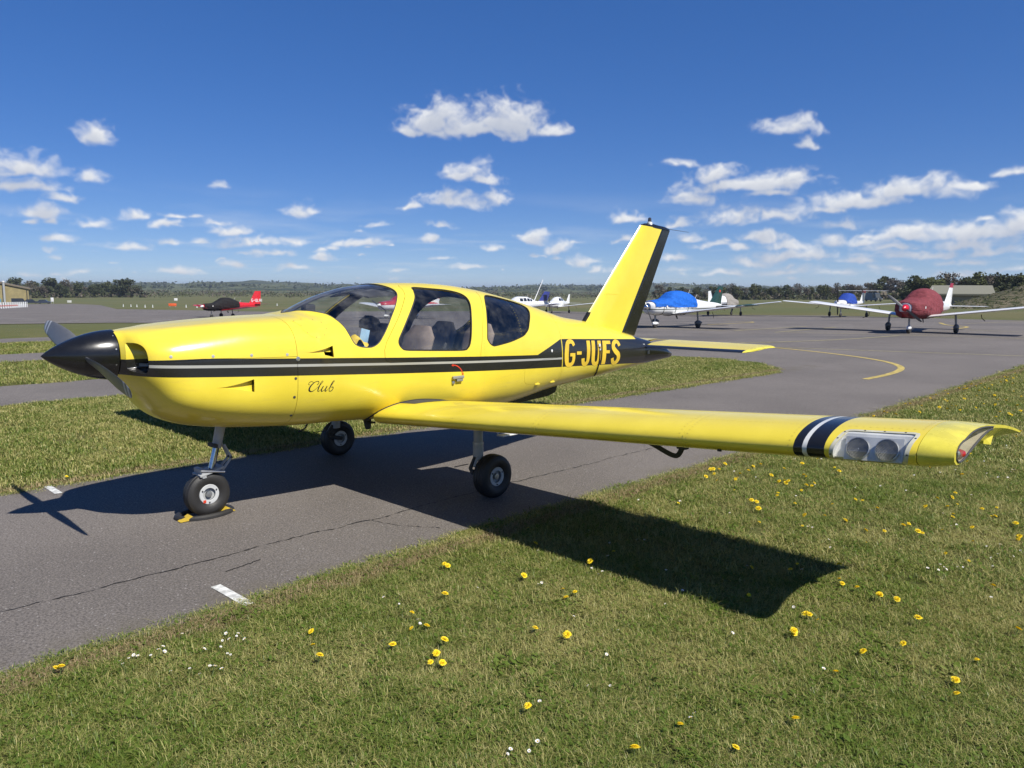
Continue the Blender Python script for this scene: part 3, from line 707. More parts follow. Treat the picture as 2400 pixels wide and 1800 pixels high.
def side_part(fn):
    for mir in (False, True): fn(mir)
def do_door(mir):
    f = (lambda P: mirror(P)) if mir else (lambda P: P)
    d = panel('door', f(offset_poly(door, .0035)), [f(dw)], fus_surf, M_FUS, AC, .03, .014)
    panel('window', f(offset_poly(dw, -.012)), [], fus_at(-.006), M_TINT, d, .05, 0)
    panel('window_seal', f(offset_poly(dw, -.002)), [f(offset_poly(dw, .009))], fus_at(.0015), M_MATT, d, .02, .006)
    sg = 1 if mir else -1
    h = MB().box((3.155, sg*.655, .985), (.135, .022, .026), bev=.007).box((3.175, sg*.652, .962), (.075, .016, .03), bev=.006).build('handle', M_SILV, d)
    MB().lathe([(0, .016), (.006, .016), (.008, .010)], (3.108, sg*.639, .938), (0, sg, 0), 16).build('lock', M_ALU, h)
    # red arrow that shows which way the handle turns
    pts = [(3.098, 1.098), (3.135, 1.094), (3.17, 1.078), (3.20, 1.052), (3.218, 1.024)]
    v, fcs = [], []
    def onf(x, z, off=.003):
        zc = float(Z_MID(x)); hh = float(Z_TOP(x))-zc if z >= zc else zc-float(Z_BOT(x)); n = float(N_UP(x)) if z >= zc else float(N_LO(x))
        yy = float(W_MAX(x))*(1-abs((z-zc)/hh)**n)**(1/n); return (x, sg*(yy+off), z)
    P2 = catmull(pts, .01, False)
    for i, (a, b) in enumerate(P2):
        t = P2[min(i+1, len(P2)-1)] - P2[max(i-1, 0)]; t /= np.linalg.norm(t); nn = np.array([-t[1], t[0]])*.005
        v += [onf(a+nn[0], b+nn[1]), onf(a-nn[0], b-nn[1])]
        if i: k = len(v)-4; fcs.append((k, k+1, k+3, k+2))
    for (a, b), (ta, tb) in (((3.082, 1.098), (1, 0)), ((3.232, .996), (-.45, .9))):
        k = len(v); na, nb = -tb, ta
        v += [onf(a, b), onf(a+.026*ta+.013*na, b+.026*tb+.013*nb), onf(a+.026*ta-.013*na, b+.026*tb-.013*nb)]; fcs.append((k, k+1, k+2))
    mesh_obj('arrow_mark', v, fcs, M_REDP, d)
    panel('rear_window', f(offset_poly(rw, -.012)), [], fus_at(-.006), M_TINT, AC, .05, 0)
    panel('rear_window_seal', f(offset_poly(rw, -.002)), [f(offset_poly(rw, .009))], fus_at(.0015), M_MATT, AC, .02, .006)
side_part(do_door)
wsg = panel('windscreen', offset_poly(ws_full, -.012), [], fus_at(-.005), M_GLASS, AC, .04, 0)
panel('windscreen_seal', offset_poly(ws_full, -.001), [offset_poly(ws_full, .006)], fus_at(.0015), M_DKGREY, wsg, .02, .006)
# cabin lining (its own skin just inside the shell)
lin_o = resample(deg([(1.74,-40),(4.56,-40),(4.56,220),(1.74,220)]), .04)
dwb = offset_poly(dw, -.004); rwb = offset_poly(rw, -.004); wsb = offset_poly(ws_full, -.03)
lin_o2 = resample(deg([(2.78,-40),(4.56,-40),(4.56,220),(2.78,220)]), .04)
dw_l = np.array([q for q in dwb]); 
lin = resample(deg([(2.38,-40),(4.56,-40),(4.56,220),(2.38,220),(2.365,165.5),(2.425,153),(2.525,141.5),(2.615,132),(2.702,122),(2.728,116),(2.722,110),(2.70,104),(2.678,90),(2.70,76),(2.722,70),(2.728,64),(2.702,58),(2.615,48),(2.525,38.5),(2.425,27),(2.365,14.5)]), .03)
panel('cabin_lining', lin, [dwb, mirror(dwb), rwb, mirror(rwb)], fus_at(-.028), M_DKGREY, AC, .06, .0, flip=True)
lin2 = resample(deg([(1.70,-40),(2.375,-40),(2.375,12),(2.03,12),(1.70,12)]), .04)
for q in (lin2, mirror(lin2)): panel('cabin_lining', q, [], fus_at(-.028), M_DKGREY, AC, .06, .0, flip=True)

# --- fittings on the skin
def skin_pt(x, z, sg=-1, off=0.0):
    zc = float(Z_MID(x)); w = float(W_MAX(x)); up = z >= zc
    h = float(Z_TOP(x))-zc if up else zc-float(Z_BOT(x)); k = float(N_UP(x)) if up else float(N_LO(x))
    ph = math.atan2(z-zc, w*max(.02, 1-min(.999, abs((z-zc)/h))**k)**(1/k))
    if x < 1.6:
        for _ in range(4): ph += (z - fus(x, ph)[2])/.65
    p = fus(x, ph); n = fus_n(x, ph); q = p + n*off
    return (Vector((q[0], q[1]*(1 if sg < 0 else -1), q[2])), Vector((n[0], n[1]*(1 if sg < 0 else -1), n[2])))
for x, z in ((.668,1.305),(.941,1.296),(1.215,1.29),(1.49,1.281),(1.552,1.095),(1.545,.950),(1.555,.797)):
    for sg in (-1, 1):
        p, n = skin_pt(x, z, sg, -.002)
        MB().lathe([(0, .011), (.0035, .011), (.0045, .007)], p, n, 12).build('fastener', M_GREYP if z > 1.2 else M_DKGREY, upc if z > 1.2 else loc_)
p, n = skin_pt(1.575, 1.244, -1, -.002); MB().lathe([(0, .017), (.004, .017), (.005, .012)], p, n, 14).build('fastener', M_ALU, upc)
def scoop(sc, host):
    """flush intake: floor sinking behind a cut in the skin, walls, dark mouth at the back"""
    for sg in (-1, 1):
        top = sc[:len(sc)//2]; bot = sc[len(sc)//2:][::-1]; n = len(top); dep = [.042*(i/(n-1))**1.2 for i in range(n)]
        at_ = lambda q, d: Vector((lambda p: (p[0], p[1]*-sg, p[2]))(fus_surf(np.array([q]), -d)[0][0]))
        T0 = [at_(q, .002) for q in top]; T1 = [at_(q, d) for q, d in zip(top, dep)]; B0 = [at_(q, .002) for q in bot]; B1 = [at_(q, d) for q, d in zip(bot, dep)]
        mb = MB(); mb.grid([T0, T1, B1, B0]); o = mb.build('air_scoop', M_YEL, host, fix=False)
        MB().add([T0[-1], T1[-1], B1[-1], B0[-1]], [(0, 1, 2, 3)]).build('mouth', M_MATT, o, smooth=False)
scoop(SC1, loc_); scoop(SC2, AC)
# round filler panel outline with screws
fl = catmull(deg([(1.640,41),(1.662,35),(1.672,28),(1.724,22.8),(1.775,21.3),(1.83,22.9),(1.882,29),(1.897,34.5),(1.885,38.5),(1.84,43),(1.76,45.5),(1.69,44)]), .015)
flp = panel('fuel_filler_panel', fl, [], fus_at(.0015), M_FUS, AC, .03, .0025)
for a in range(0, 360, 40):
    q = offset_poly(fl, .012); c = q[int(len(q)*a/360)]
    pp = fus_surf(np.array([c]), .0015); MB().lathe([(0, .004), (.0015, .004)], pp[0][0], pp[1][0], 8).build('screw', M_DKGREY, flp)
# intake ducts behind the nose bowl
for sg in (-1, 1):
    lp = [fus_surf(np.array([q]), 0)[0][0] for q in INL]; lp = [Vector((p[0], p[1]*-sg, p[2])) for p in lp]
    c = sum(lp, Vector())/len(lp)
    rows = [lp, [c + (p-c)*.96 + Vector((.06, 0, 0)) for p in lp], [c + (p-c)*.85 + Vector((.13, sg*.02, 0)) for p in lp]]
    mb = MB(); mb.grid(rows, closed=True); dct = mb.build('intake_duct', M_FUS, AC)
    MB().add([tuple(p) for p in rows[2]], [tuple(range(len(lp)))]).build('duct_end', M_MATT, dct, smooth=False)
MB().lathe([(0, .165), (.004, .165)], (.462, 0, 1.303), (1, 0, 0), 32).build('baffle', M_MATT, AC)

# --- spinner and propeller
SPC = Vector((.0, 0, 1.316)); SAX = Vector((1, 0, -.030)).normalized()
prof = [(0, .002)] + [(.445*t, .178*(1-(1-t)**1.75)**.86) for t in np.linspace(.02, 1, 28)]
prof += [(.448, .176), (.448, .05)]
sp = MB().lathe(prof, SPC, SAX, 48).build('spinner', M_BLK, AC)
for k in range(10):
    a = 2*math.pi*(k+.3)/10; u = SAX.orthogonal().normalized(); w = SAX.cross(u)
    dr = math.cos(a)*u + math.sin(a)*w
    MB().lathe([(0, .0055), (.002, .0055)], SPC + SAX*.420 + dr*.1755, dr, 8).build('screw', M_ALU, sp)
def prop_mat():
    m, N = new_mat('propeller_blade_paint'); pos = N.n('ShaderNodeTexCoord', _o='Object'); x, y, z = N.xyz(pos)
    r = N.v('LENGTH', N.v('SUBTRACT', pos, (.26, 0, 1.308)), o='Value')
    bt = lambda lo, hi: N.m('MULTIPLY', N.m('GREATER_THAN', r, lo), N.m('LESS_THAN', r, hi))
    n = N.noise(pos, 25, 5, .6)
    c = N.mix(n, (.085, .087, .088), (.15, .152, .152)); c = N.mix(bt(.775, .80), c, (.42, .43, .42)); c = N.mix(bt(.83, .86), c, (.42, .43, .42))
    finish(N, principled(N, c, N.m('MULTIPLY_ADD', n, .2, .32), .0, .1)); return m
M_BLADE = prop_mat()
pc = SPC + SAX*.26
for s_ in (1, -1):
    dr = Vector((0, s_*math.cos(R(11.4)), s_*math.sin(R(11.4)))); tang = SAX.cross(dr).normalized(); rows = []
    for r, ch, tw, th in ((.10,.085,50,.045),(.18,.105,44,.035),(.28,.132,36,.026),(.42,.145,29,.020),(.58,.140,23,.016),(.72,.122,19,.012),(.82,.098,17,.009),(.872,.066,16,.006),(.886,.025,16,.003)):
        cd = (tang*math.cos(R(tw))*1 + SAX*math.sin(R(tw))).normalized(); nd = cd.cross(dr).normalized()
        q = []
        for a in np.linspace(0, 2*math.pi, 17)[:-1]:
            q.append(pc + dr*r + cd*(ch*.5*math.cos(a) + .01) + nd*(th*.5*math.sin(a)*(1 if math.sin(a) > 0 else .4)))
        rows.append(q)
    mb = MB(); mb.grid(rows, closed=True); mb.add([tuple(p) for p in rows[-1]], [tuple(range(16))]); mb.build('propeller_blade', M_BLADE, AC, sharp=60)

# --- wings
def airfoil(n=60, t=.162, m=.028, p=.42, chord=1.215):
    xx = .5*(1-np.cos(np.linspace(0, math.pi, n)))
    yt = 5*t*(.2969*np.sqrt(xx)-.1260*xx-.3516*xx**2+.2843*xx**3-.1036*xx**4)
    yc = np.where(xx < p, m/p**2*(2*p*xx-xx**2), m/(1-p)**2*((1-2*p)+2*p*xx-xx**2))
    up = np.stack([xx, yc+yt], 1)*chord; lo = np.stack([xx, yc-yt], 1)*chord
    P = np.concatenate([lo[::-1], up[1:]])
    s = np.concatenate([[0], np.cumsum(np.linalg.norm(np.diff(P, axis=0), axis=1))]); s -= s[n-1]
    return P, s
AFP, AFS = airfoil(); S_LO, S_UP = AFS[0], AFS[-1]
X_LE = 2.325
def z_le(a): return .705 + .0775*(a - .64)
INC = R(2.6)
def wing_pt(a, b):
    """a: distance from the centre line, b: arc length round the section (0 = leading edge)"""
    cx = np.interp(b, AFS, AFP[:, 0]); cz = np.interp(b, AFS, AFP[:, 1])
    x = X_LE + cx*math.cos(INC) + cz*math.sin(INC); z = z_le(a) - cx*math.sin(INC) + cz*math.cos(INC)
    return np.stack([x, a + 0*x, z], -1)
def wing_surf(sg, off=0.0):
    def f(V, d):
        a, b = V[:, 0], V[:, 1]; e = .004
        P = wing_pt(a, b); du = wing_pt(a+e, b) - wing_pt(a-e, b); dv = wing_pt(a, np.minimum(b+e, S_UP)) - wing_pt(a, np.maximum(b-e, S_LO))
        n = np.cross(dv, du); n /= np.linalg.norm(n, axis=1, keepdims=True) + 1e-9
        k = np.array([1, sg, 1]); return (P + n*(d+off))*k, n*k
    return f
def rect(a0, a1, b0, b1, st=.04): return resample(np.array([(a0, b0), (a1, b0), (a1, b1), (a0, b1)]), st)
def bx(frac, up):   # arc length at a chord fraction
    i = len(AFS)//2
    if up: return float(np.interp(frac*1.215, AFP[i:, 0], AFS[i:]))
    return float(np.interp(frac*1.215, AFP[:i+1, 0][::-1], AFS[:i+1][::-1]))
BU, BL = bx(.772, True), bx(.772, False)
LAMP = np.array([(4.392,.135),(4.412,.155),(4.700,.155),(4.716,.138),(4.700,-.02),(4.680,-.085),(4.665,-.092),(4.372,-.092),(4.360,-.080),(4.366,-.01)])
LAMP = catmull(resample(LAMP, .08), .012)
for sg in (-1, 1):
    w = empty('wing'); w.parent = AC; fl_ = (sg < 0)
    def wp(nm, o, h, m, st=.04, sk=.006, off=0.0, par=w): return panel(nm, o, h, wing_surf(sg, off), m, par, st, sk, flip=(sg > 0))
    wp('inner_skin', rect(.50, 2.359, BL, BU), [], M_WING)
    wp('middle_skin', rect(2.3605, 3.509, BL, BU), [], M_WING)
    wp('outer_skin', rect(3.5105, 4.7485, BL, BU, .03), [LAMP], M_WING, .03)
    # flap and aileron: closed wedges behind the main skin
    for nm, a0, a1 in (('flap', .62, 2.72), ('aileron', 2.735, 4.74)):
        f0 = .767
        rows = []
        for a in (a0, a1):
            q = [wing_pt(a, s) for s in np.linspace(bx(f0, True), S_UP, 8)] + [wing_pt(a, s) for s in np.linspace(S_LO, bx(f0, False), 8)]
            rows.append([Vector((p[0], sg*p[1], p[2])) for p in q])
        mb = MB(); mb.grid(rows, closed=True); mb.add(rows[0], [tuple(range(16))]); mb.add(rows[1], [tuple(range(16))]); mb.build(nm, M_WING, w, sharp=40)
    # walkway, root seal
    wp('walkway', resample(np.array([(.60, bx(.17, True)), (.80, bx(.17, True)), (.93, bx(.30, True)), (.95, BU-.01), (.60, BU-.01)]), .04), [], simple('walkway_grit%d' % sg, (.05, .052, .055), .85, bump=.5, bscale=300), .04, .0, .0022)
    pts = []
    for b in np.linspace(bx(.13, False), bx(.75, True), 60):
        p = wing_pt(.5, b); zc = float(Z_MID(p[0])); h = zc - float(Z_BOT(p[0])); n = float(N_LO(p[0])); q = min(abs((p[2]-zc)/h), .97)
        yy = float(W_MAX(p[0]))*(1-q**n)**(1/n); p = wing_pt(yy, b); pts.append((p[0], sg*(yy + .004), p[2] + .002))
    MB().tube(pts, .0085, 8).build('root_seal', M_MATT, w)
    # small inspection hatch, rivets, stall strip
    wp('inspection_hatch', offset_poly(resample(np.array([(3.69, -.028), (3.76, -.028), (3.76, -.105), (3.69, -.105)]), .02), .004), [], M_WING, .03, .003, .0012)
    P = wing_pt(3.725, -.075); MB().box((P[0]-.004, sg*P[1], P[2]), (.012, .022, .022)).build('vent_hole', M_MATT, w)
    # landing light bay
    bay = empty('landing_light'); bay.parent = w
    rim = [wing_surf(sg)(np.array([q]), -.003)[0][0] for q in LAMP]
    back = [Vector((2.398 + .45*(p[2]-z_le(4.53))*.85, p[1], z_le(4.53) + (p[2]-z_le(4.53))*.85 + .004)) for p in rim]
    mb = MB(); mb.grid([[Vector(p) for p in rim], back], closed=True); mb.add(back, [tuple(range(len(back)))]); mb.build('bay', simple('bay_white%d' % sg, (.80, .80, .78), .4), bay)
    MB().box((2.391, sg*4.54, z_le(4.54)+.006), (.006, .27, .118), Matrix.Rotation(R(24), 3, 'Y') @ Matrix.Rotation(R(-4.4)*-sg, 3, 'X')).build('reflector_plate', simple('plate_grey%d' % sg, (.60, .61, .62), .4, .2), bay)
    for a in (4.47, 4.605):
        c = Vector((2.380, sg*a, z_le(a) + .008))
        MB().lathe([(.004, .055), (-.004, .056), (-.006, .052), (.006, .050)], c, (.91, 0, -.41), 28, False).build('lamp_ring', M_ALU, bay)
        def lampmat():
            if 'sealed_beam' in MATS: return MATS['sealed_beam']
            m, N = new_mat('sealed_beam'); pos = N.n('ShaderNodeTexCoord', _o='Object'); x, y, z = N.xyz(pos)
            s1 = N.m('SINE', N.m('MULTIPLY', y, 900)); s2 = N.m('SINE', N.m('MULTIPLY', z, 700))
            b = bump_of(N, N.m('MULTIPLY', s1, s2), .5, .003)
            finish(N, principled(N, (.075, .078, .078), .28, .0, .3, b)); return m
        MB().lathe([(.006, .0), (.002, .03), (-.004, .051)][::-1], c, (.91, 0, -.41), 28, False).build('lamp', lampmat(), bay)
    wp('cover', offset_poly(LAMP, -.004), [], M_LENS, .03, 0, .0005, bay)
    wp('cover_frame', offset_poly(LAMP, -.016), [offset_poly(LAMP, .004)], simple('clear_plastic_rim%d' % sg, (.55, .53, .40), .25), .02, .0, .0015, bay)
    for q in offset_poly(LAMP, -.008)[::9]:
        p, n = wing_surf(sg)(np.array([q]), .0015); MB().lathe([(0, .0045), (.002, .0045)], p[0], n[0], 8).build('screw', M_DKGREY, bay)
    # raked, upswept tip
    tip = empty('wing_tip'); tip.parent = w
    rows = []
    AS = np.linspace(0, 1, 9)
    for t in AS:
        a = 4.7515 + .150*t; row = []
        for b in np.linspace(S_LO, S_UP, 61):
            p = wing_pt(a, b); cx = (p[0]-X_LE)/1.215
            zt = wing_pt(a, bx(min(max(cx, .02), .995), True))[2]                       # upper skin there
            lift = t**2*min(1, max(0, (cx-.02)/.50))*.86
            if b < 0: p[2] = p[2] + (zt-.012-p[2])*lift
            p[0] = p[0] + .02*t*t*(1-cx)
            p[1] += .035*max(0, cx-.25)*t
            if b > 0: p[2] -= .040*t*t*max(0, 1-cx)*min(1, cx*8)
            p[2] += .006*t*t + .022*t*t*max(0, cx-.55)/.45
            row.append(Vector((p[0], sg*p[1], p[2])))
        rows.append(row)
    mb = MB(); mb.grid(rows)
    mb.build('tip_cap', M_TIP, tip, sharp=80)
    e = rows[-1]; nE = len(e)
    # outboard face: lens in front, plain cap behind
    up_i = [i for i in range(nE) if i >= nE//2]; lo_i = [i for i in range(nE//2, -1, -1)]
    cut = .54
    def split(face):
        U = [e[i] for i in up_i if ((e[i].x-X_LE)/1.215 <= cut) == face]; Lw = [e[i] for i in lo_i if ((e[i].x-X_LE)/1.215 <= cut) == face]
        return U, Lw
    U, Lw = split(False); MB().add(U + Lw[::-1], [tuple(range(len(U)+len(Lw)))]).build('end_plate', M_TIP, tip)
    U, Lw = split(True); poly = U + Lw[::-1]
    c = sum(poly, Vector())/len(poly)
    U2, L2 = split(False); poly = U + [U2[0]] + [L2[0]] + Lw[::-1]
    inn = [c + (p-c)*.88 + Vector((-.006, 0, 0)) for p in poly]
    mb = MB(); mb.grid([poly, inn], closed=True); mb.build('lens_surround', M_TIP, tip)
    deep = [p + Vector((.015, -sg*.085, 0)) for p in inn]
    mb = MB(); mb.grid([inn, deep], closed=True); mb.add(deep, [tuple(range(len(deep)))]); mb.build('light_recess', simple('recess_cream%d' % sg, (.62, .56, .42), .4), tip)
    MB().add(inn, [tuple(range(len(inn)))]).build('lens', M_LENS, tip, smooth=False)
    ns = MB().tube([p + Vector((0, sg*.001, 0)) for p in inn] + [inn[0]], .005, 6).build('lens_seal', M_DKGREY, tip)
    lc = Vector((X_LE+.13, sg*(4.865), z_le(4.88)-.004))
    nl = empty('navigation_light'); nl.parent = tip
    MB().lathe([(0, .020), (.03, .020)], lc, (0.2, sg*.1, 0), 16).build('lamp_base', M_ALU, nl)
    MB().lathe([(.03, .021), (.05, .022), (.068, .016), (.075, .004)], lc, (.2, sg*.1, 0), 16).build('lamp_glass', M_RED if sg < 0 else simple('green_lens', (.02, .3, .08), .12, 0, .5), nl)
    p0 = Vector((X_LE+.70, sg*4.85, z_le(4.86)+.010)); MB().prism([p0, p0 + Vector((.12, sg*.02, 0)), p0 + Vector((.07, sg*.02, -.055)), p0+Vector((.01, 0, -.045))], (0, sg*.012, 0)).build('tip_fin', M_TIP, tip)

# rows of flush rivets, one part per row (each rivet is far below a pixel)
M_RIV = simple('rivet_yellow', (.52, .40, .05), .45)
def rivets(name, pn, parent, r=.0034):
    mb = MB()
    for p, n in pn:
        n = Vector(n); u = n.orthogonal().normalized(); w2 = n.cross(u); p = Vector(p) + n*.0012
        mb.add([p + (u*math.cos(a) + w2*math.sin(a))*r for a in np.linspace(0, 2*math.pi, 7)[:-1]], [(0, 1, 2, 3, 4, 5)])
    o = mb.build(name, M_RIV, parent, smooth=False, fix=False); o['kind'] = 'stuff'; return o
def wing_row(sg, A_, B_):
    P, n = wing_surf(sg)(np.column_stack([A_, B_]), 0.0); return list(zip(P, n))
for w in [o for o in AC.children if o.name.startswith('wing')]:
    sg = -1 if w.children[0].data.vertices[0].co.y < 0 else 1
    rows_ = []
    for a in (1.50, 2.335, 2.385, 3.484, 3.535, 4.14, 4.725):
        b_ = np.arange(-.50, .62, .030); rows_ += wing_row(sg, np.full(len(b_), a), b_)
    for b0 in (.215, .60, -.20):
        a_ = np.arange(.98, 4.72, .034); rows_ += wing_row(sg, a_, np.full(len(a_), b0))
    rows_ = [q for q in rows_ if not (4.15 < abs(q[0][1]) < 4.34) and not (4.34 < abs(q[0][1]) < 4.73 and q[0][0] < 2.50)]
    rivets('rivet_rows', rows_, w)
rr_ = []
for x in np.arange(1.62, 2.34, .034): rr_.append(skin_pt(x, .770-.05*(x-1.56), -1, 0)); rr_.append(skin_pt(x, .770-.05*(x-1.56), 1, 0))
for x0 in (3.52, 4.12, 4.905, 5.45, 6.05):
    for a in np.arange(-60, 75, 2.6):
        for m_ in (a, 180-a):
            q = fus_surf(np.array([[x0, R(m_)*KPH]]), 0.0); rr_.append((q[0][0], q[1][0]))
for x in np.arange(4.95, 6.8, .034):
    for a in (-48, 58, 122, 228): q = fus_surf(np.array([[x, R(a)*KPH]]), 0.0); rr_.append((q[0][0], q[1][0]))
rr_ = [q for q in rr_ if not (1.19-.0512*q[0][0] < q[0][2] < (1.495 if q[0][0] > 4.35 else 1.33)-.049*q[0][0])]
rivets('rivet_rows', rr_, AC)
# --- fin, rudder, stabilator
def foil_slab(q0, q1, th0, th1, n=14):
    """q = (leading edge x, trailing edge x, z); symmetric section lofted between two heights at y = 0"""
    rows = []
    for t in np.linspace(0, 1, 8):
        le = q0[0]+(q1[0]-q0[0])*t; te = q0[1]+(q1[1]-q0[1])*t; th = th0+(th1-th0)*t; row = []
        for s_, rng in ((-1, np.linspace(1, 0, n)), (1, np.linspace(0, 1, n)[1:])):
            for f in rng:
                yy = th*5*(.2969*math.sqrt(f)-.1260*f-.3516*f*f+.2843*f**3-.1036*f**4)
                zl = q0[2][0]+(q0[2][1]-q0[2][0])*f; zh = q1[2][0]+(q1[2][1]-q1[2][0])*f
                row.append(Vector((le+(te-le)*f, s_*yy, zl+(zh-zl)*t)))
        rows.append(row)
    return rows
def cut_rows(rows, f0, f1, n=14):
    out = []
    for row in rows:
        le, te = row[n-1].x, row[0].x
        out.append([p for p in row if f0-1e-6 <= (p.x-le)/(te-le) <= f1+1e-6])
    return out
def fin_mat():
    return plain_yellow('yellow_paint_fin', lambda N, pos, yel: N.mix(N.m('MULTIPLY', N.ss(N.noise(N.v('MULTIPLY', pos, (30, 30, 3)), 1, 3, .6), .6, .8), .12), yel, (.4, .3, .08)))
M_FIN = fin_mat()
def vert_part(nm, le0, te0, z0l, z0t, le1, te1, z1l, z1t, tl0, tt0, tl1, tt1, mat, close=True):
    rows = []
    for t in np.linspace(0, 1, 10):
        row = []
        for s_, rng in ((-1, np.linspace(1, 0, 16)), (1, np.linspace(0, 1, 16)[1:])):
            for f in rng:
                x = (le0+(te0-le0)*f)*(1-t) + (le1+(te1-le1)*f)*t; z = (z0l+(z0t-z0l)*f)*(1-t) + (z1l+(z1t-z1l)*f)*t
                a = tl0+(tl1-tl0)*t; b = tt0+(tt1-tt0)*t
                row.append(Vector((x, s_*((a*math.sqrt(max(0, 1-(1-min(f/.45, 1))**2)) if a > 0 else b*0 + .022*math.sqrt(max(0, 1-(1-min(f/.12, 1))**2))*1) * (1 if f < .45 else 1)*(1-(max(0, f-.45)/.55)*(1-b/max(a, .03)))), z)))
        rows.append(row)
    mb = MB(); mb.grid(rows, closed=True); mb.add(rows[-1], [tuple(range(len(rows[-1])))])
    return mb.build(nm, mat, AC, sharp=50)
finl = vert_part('fin', 5.70, 6.455, 1.36, 1.24, 6.872, 7.322, 2.61, 2.585, .060, .050, .040, .034, M_FIN)
def rud(nm):
    rows = []
    for t in np.linspace(0, 1, 10):
        xl = 6.462*(1-t) + 7.328*t; xt = 6.800*(1-t) + 7.565*t; zl = 1.262*(1-t) + 2.585*t; zt = 1.190*(1-t) + 2.578*t; th = .046*(1-t) + .030*t
        row = []
        for s_, rng in ((-1, (1, .75, .5, .25, .08, 0)), (1, (.08, .25, .5, .75, 1))):
            for f in rng: row.append(Vector((xl+(xt-xl)*f, s_*(th*(1-.94*f))*(1 if f > 0 else .6), zl+(zt-zl)*f)))
        rows.append(row)
    mb = MB(); mb.grid(rows, closed=True); mb.add(rows[-1], [tuple(range(11))]); mb.add(rows[0], [tuple(range(11))])
    return mb.build(nm, M_BLK, AC, sharp=40)
rdd = rud('rudder')
# fin cap with beacon and whip aerial
cap = []
for t, g in ((0, 1.0), (.022, .96), (.040, .72), (.047, .3)):
    cap.append([Vector((7.215 + (.345*math.cos(a))*(g if t else 1)*(1.0 if math.cos(a) > 0 else .98), .042*math.sin(a)*g, 2.588 + t + .012*(-math.cos(a))*1)) for a in np.linspace(0, 2*math.pi, 25)[:-1]])
mb = MB(); mb.grid(cap, closed=True); mb.add(cap[-1], [tuple(range(24))]); fcap = mb.build('fin_cap', M_BLK, AC, sharp=60)
MB().lathe([(0, .036), (.035, .034), (.040, .024)], (7.085, 0, 2.625), (0, 0, 1), 18).build('beacon_base', M_WHITE, fcap)
MB().lathe([(0, .024), (.045, .022), (.056, .012)], (7.085, 0, 2.664), (0, 0, 1), 18).build('beacon_lamp', simple('smoked_lens', (.05, .05, .055), .15, 0, .5), fcap)
MB().tube([(7.42, 0, 2.60), (7.75, 0, 2.592), (8.05, .0, 2.585)], [.004, .003, .002], 6).build('whip_aerial', M_DKGREY, fcap)
# riveted joint across the fin
for k in range(22):
    t = k/21; x = 6.115+.58*t; z = 1.742-.035*t
    for sg in (-1, 1):
        MB().lathe([(0, .004), (.002, .004), (.003, .002)], (x, sg*(.036+.019*math.sin(math.pi*min(1, t*.9+.25))), z), (0, sg, 0), 6).build('rivet', M_YEL, finl)
MB().prism([(5.735, -.02, 1.40), (5.80, -.02, 1.40), (5.868, -.02, 1.515), (5.838, -.02, 1.515)], (0, .04, 0)).build('intake', M_MATT, finl)
def stab_mat():
    m = plain_yellow('yellow_paint_stabilator', lambda N, pos, yel: N.mix(N.m('LESS_THAN', N.m('ADD', N.xyz(pos)[0], N.m('MULTIPLY', N.m('ABSOLUTE', N.xyz(pos)[1]), -.10)), 6.885), yel, (.012, .012, .012)))
    return m
M_STAB = stab_mat()
for sg in (-1, 1):
    st = empty('stabilator'); st.parent = AC
    rows = []
    for a in np.linspace(.10, 1.46, 10):
        le = 6.795 + .135*(a/1.5); te = 7.50; row = []; zz = 1.105
        for s_, rng in ((-1, np.linspace(1, 0, 18)), (1, np.linspace(0, 1, 18)[1:])):
            for f in rng:
                f2 = f*f*(3-2*f) if False else f
                yy = .105*5*(te-le)*.55*(.2969*math.sqrt(f2)-.1260*f2-.3516*f2*f2+.2843*f2**3-.1036*f2**4)
                row.append(Vector((le+(te-le)*f2, sg*a, zz + s_*yy - .068*(1-f2) + .014)))
        rows.append(row)
    mb = MB(); mb.grid(rows, closed=True); mb.build('stabilator_skin', M_STAB, st, sharp=60)
    last = rows[-1]; trow = [last]
    c = sum(last, Vector())/len(last)
    for t in (.35, .65, .85, .97, 1.0):
        g = math.sqrt(max(0.0004, 1-t*t)); trow.append([Vector((p.x + (7.50-p.x)*.55*t*t, sg*(1.462 + .135*t*(.55+.45*(p.x-6.93)/.57)), c.z + (p.z-c.z)*g + .004*t)) for p in last])
    mb = MB(); mb.grid(trow, closed=True); mb.add(trow[-1], [tuple(range(len(last)))]); mb.build('tip_fairing', M_TIP, st)
    MB().box((6.80, sg*.145, 1.06), (.06, .012, .07), bev=.004).build('hinge_plate', M_GREYP, st)
# ventral keel, drain and aerials, boarding step
MB().prism([(4.30, -.016, .640), (5.16, -.016, .735), (5.30, -.016, .745), (5.24, -.016, .600), (5.12, -.016, .565), (4.42, -.016, .520)], (0, .032, 0)).build('ventral_fin', M_BLK, AC, smooth=False)
st_ = MB().tube([(3.40, -.78, .66), (3.42, -.86, .50), (3.45, -.88, .462)], .012, 8).build('boarding_step', M_WHITE, AC)
MB().box((3.545, -.90, .440), (.20, .085, .014), bev=.006).build('tread', M_WHITE, st_)
MB().prism([(2.56, -.012, .64), (2.66, -.012, .64), (2.645, -.012, .49), (2.60, -.012, .49)], (0, .024, 0)).build('drain_mast', M_DKGREY, AC, smooth=False)
p, n = skin_pt(4.66, 1.135, -1, -.002); MB().lathe([(0, .016), (.004, .016), (.007, .010)], p, n, 14).build('static_port', M_WHITE, AC)
cb = [skin_pt(5.672, 1.14, -1, .012)[0], skin_pt(5.684, 1.08, -1, .016)[0], skin_pt(5.678, 1.0, -1, .012)[0], skin_pt(5.672, .90, -1, .012)[0], skin_pt(5.69, .82, -1, .012)[0], skin_pt(5.72, .775, -1, .010)[0]]
co = MB().tube(cb, .007, 6).build('tail_cable', M_MATT, AC)
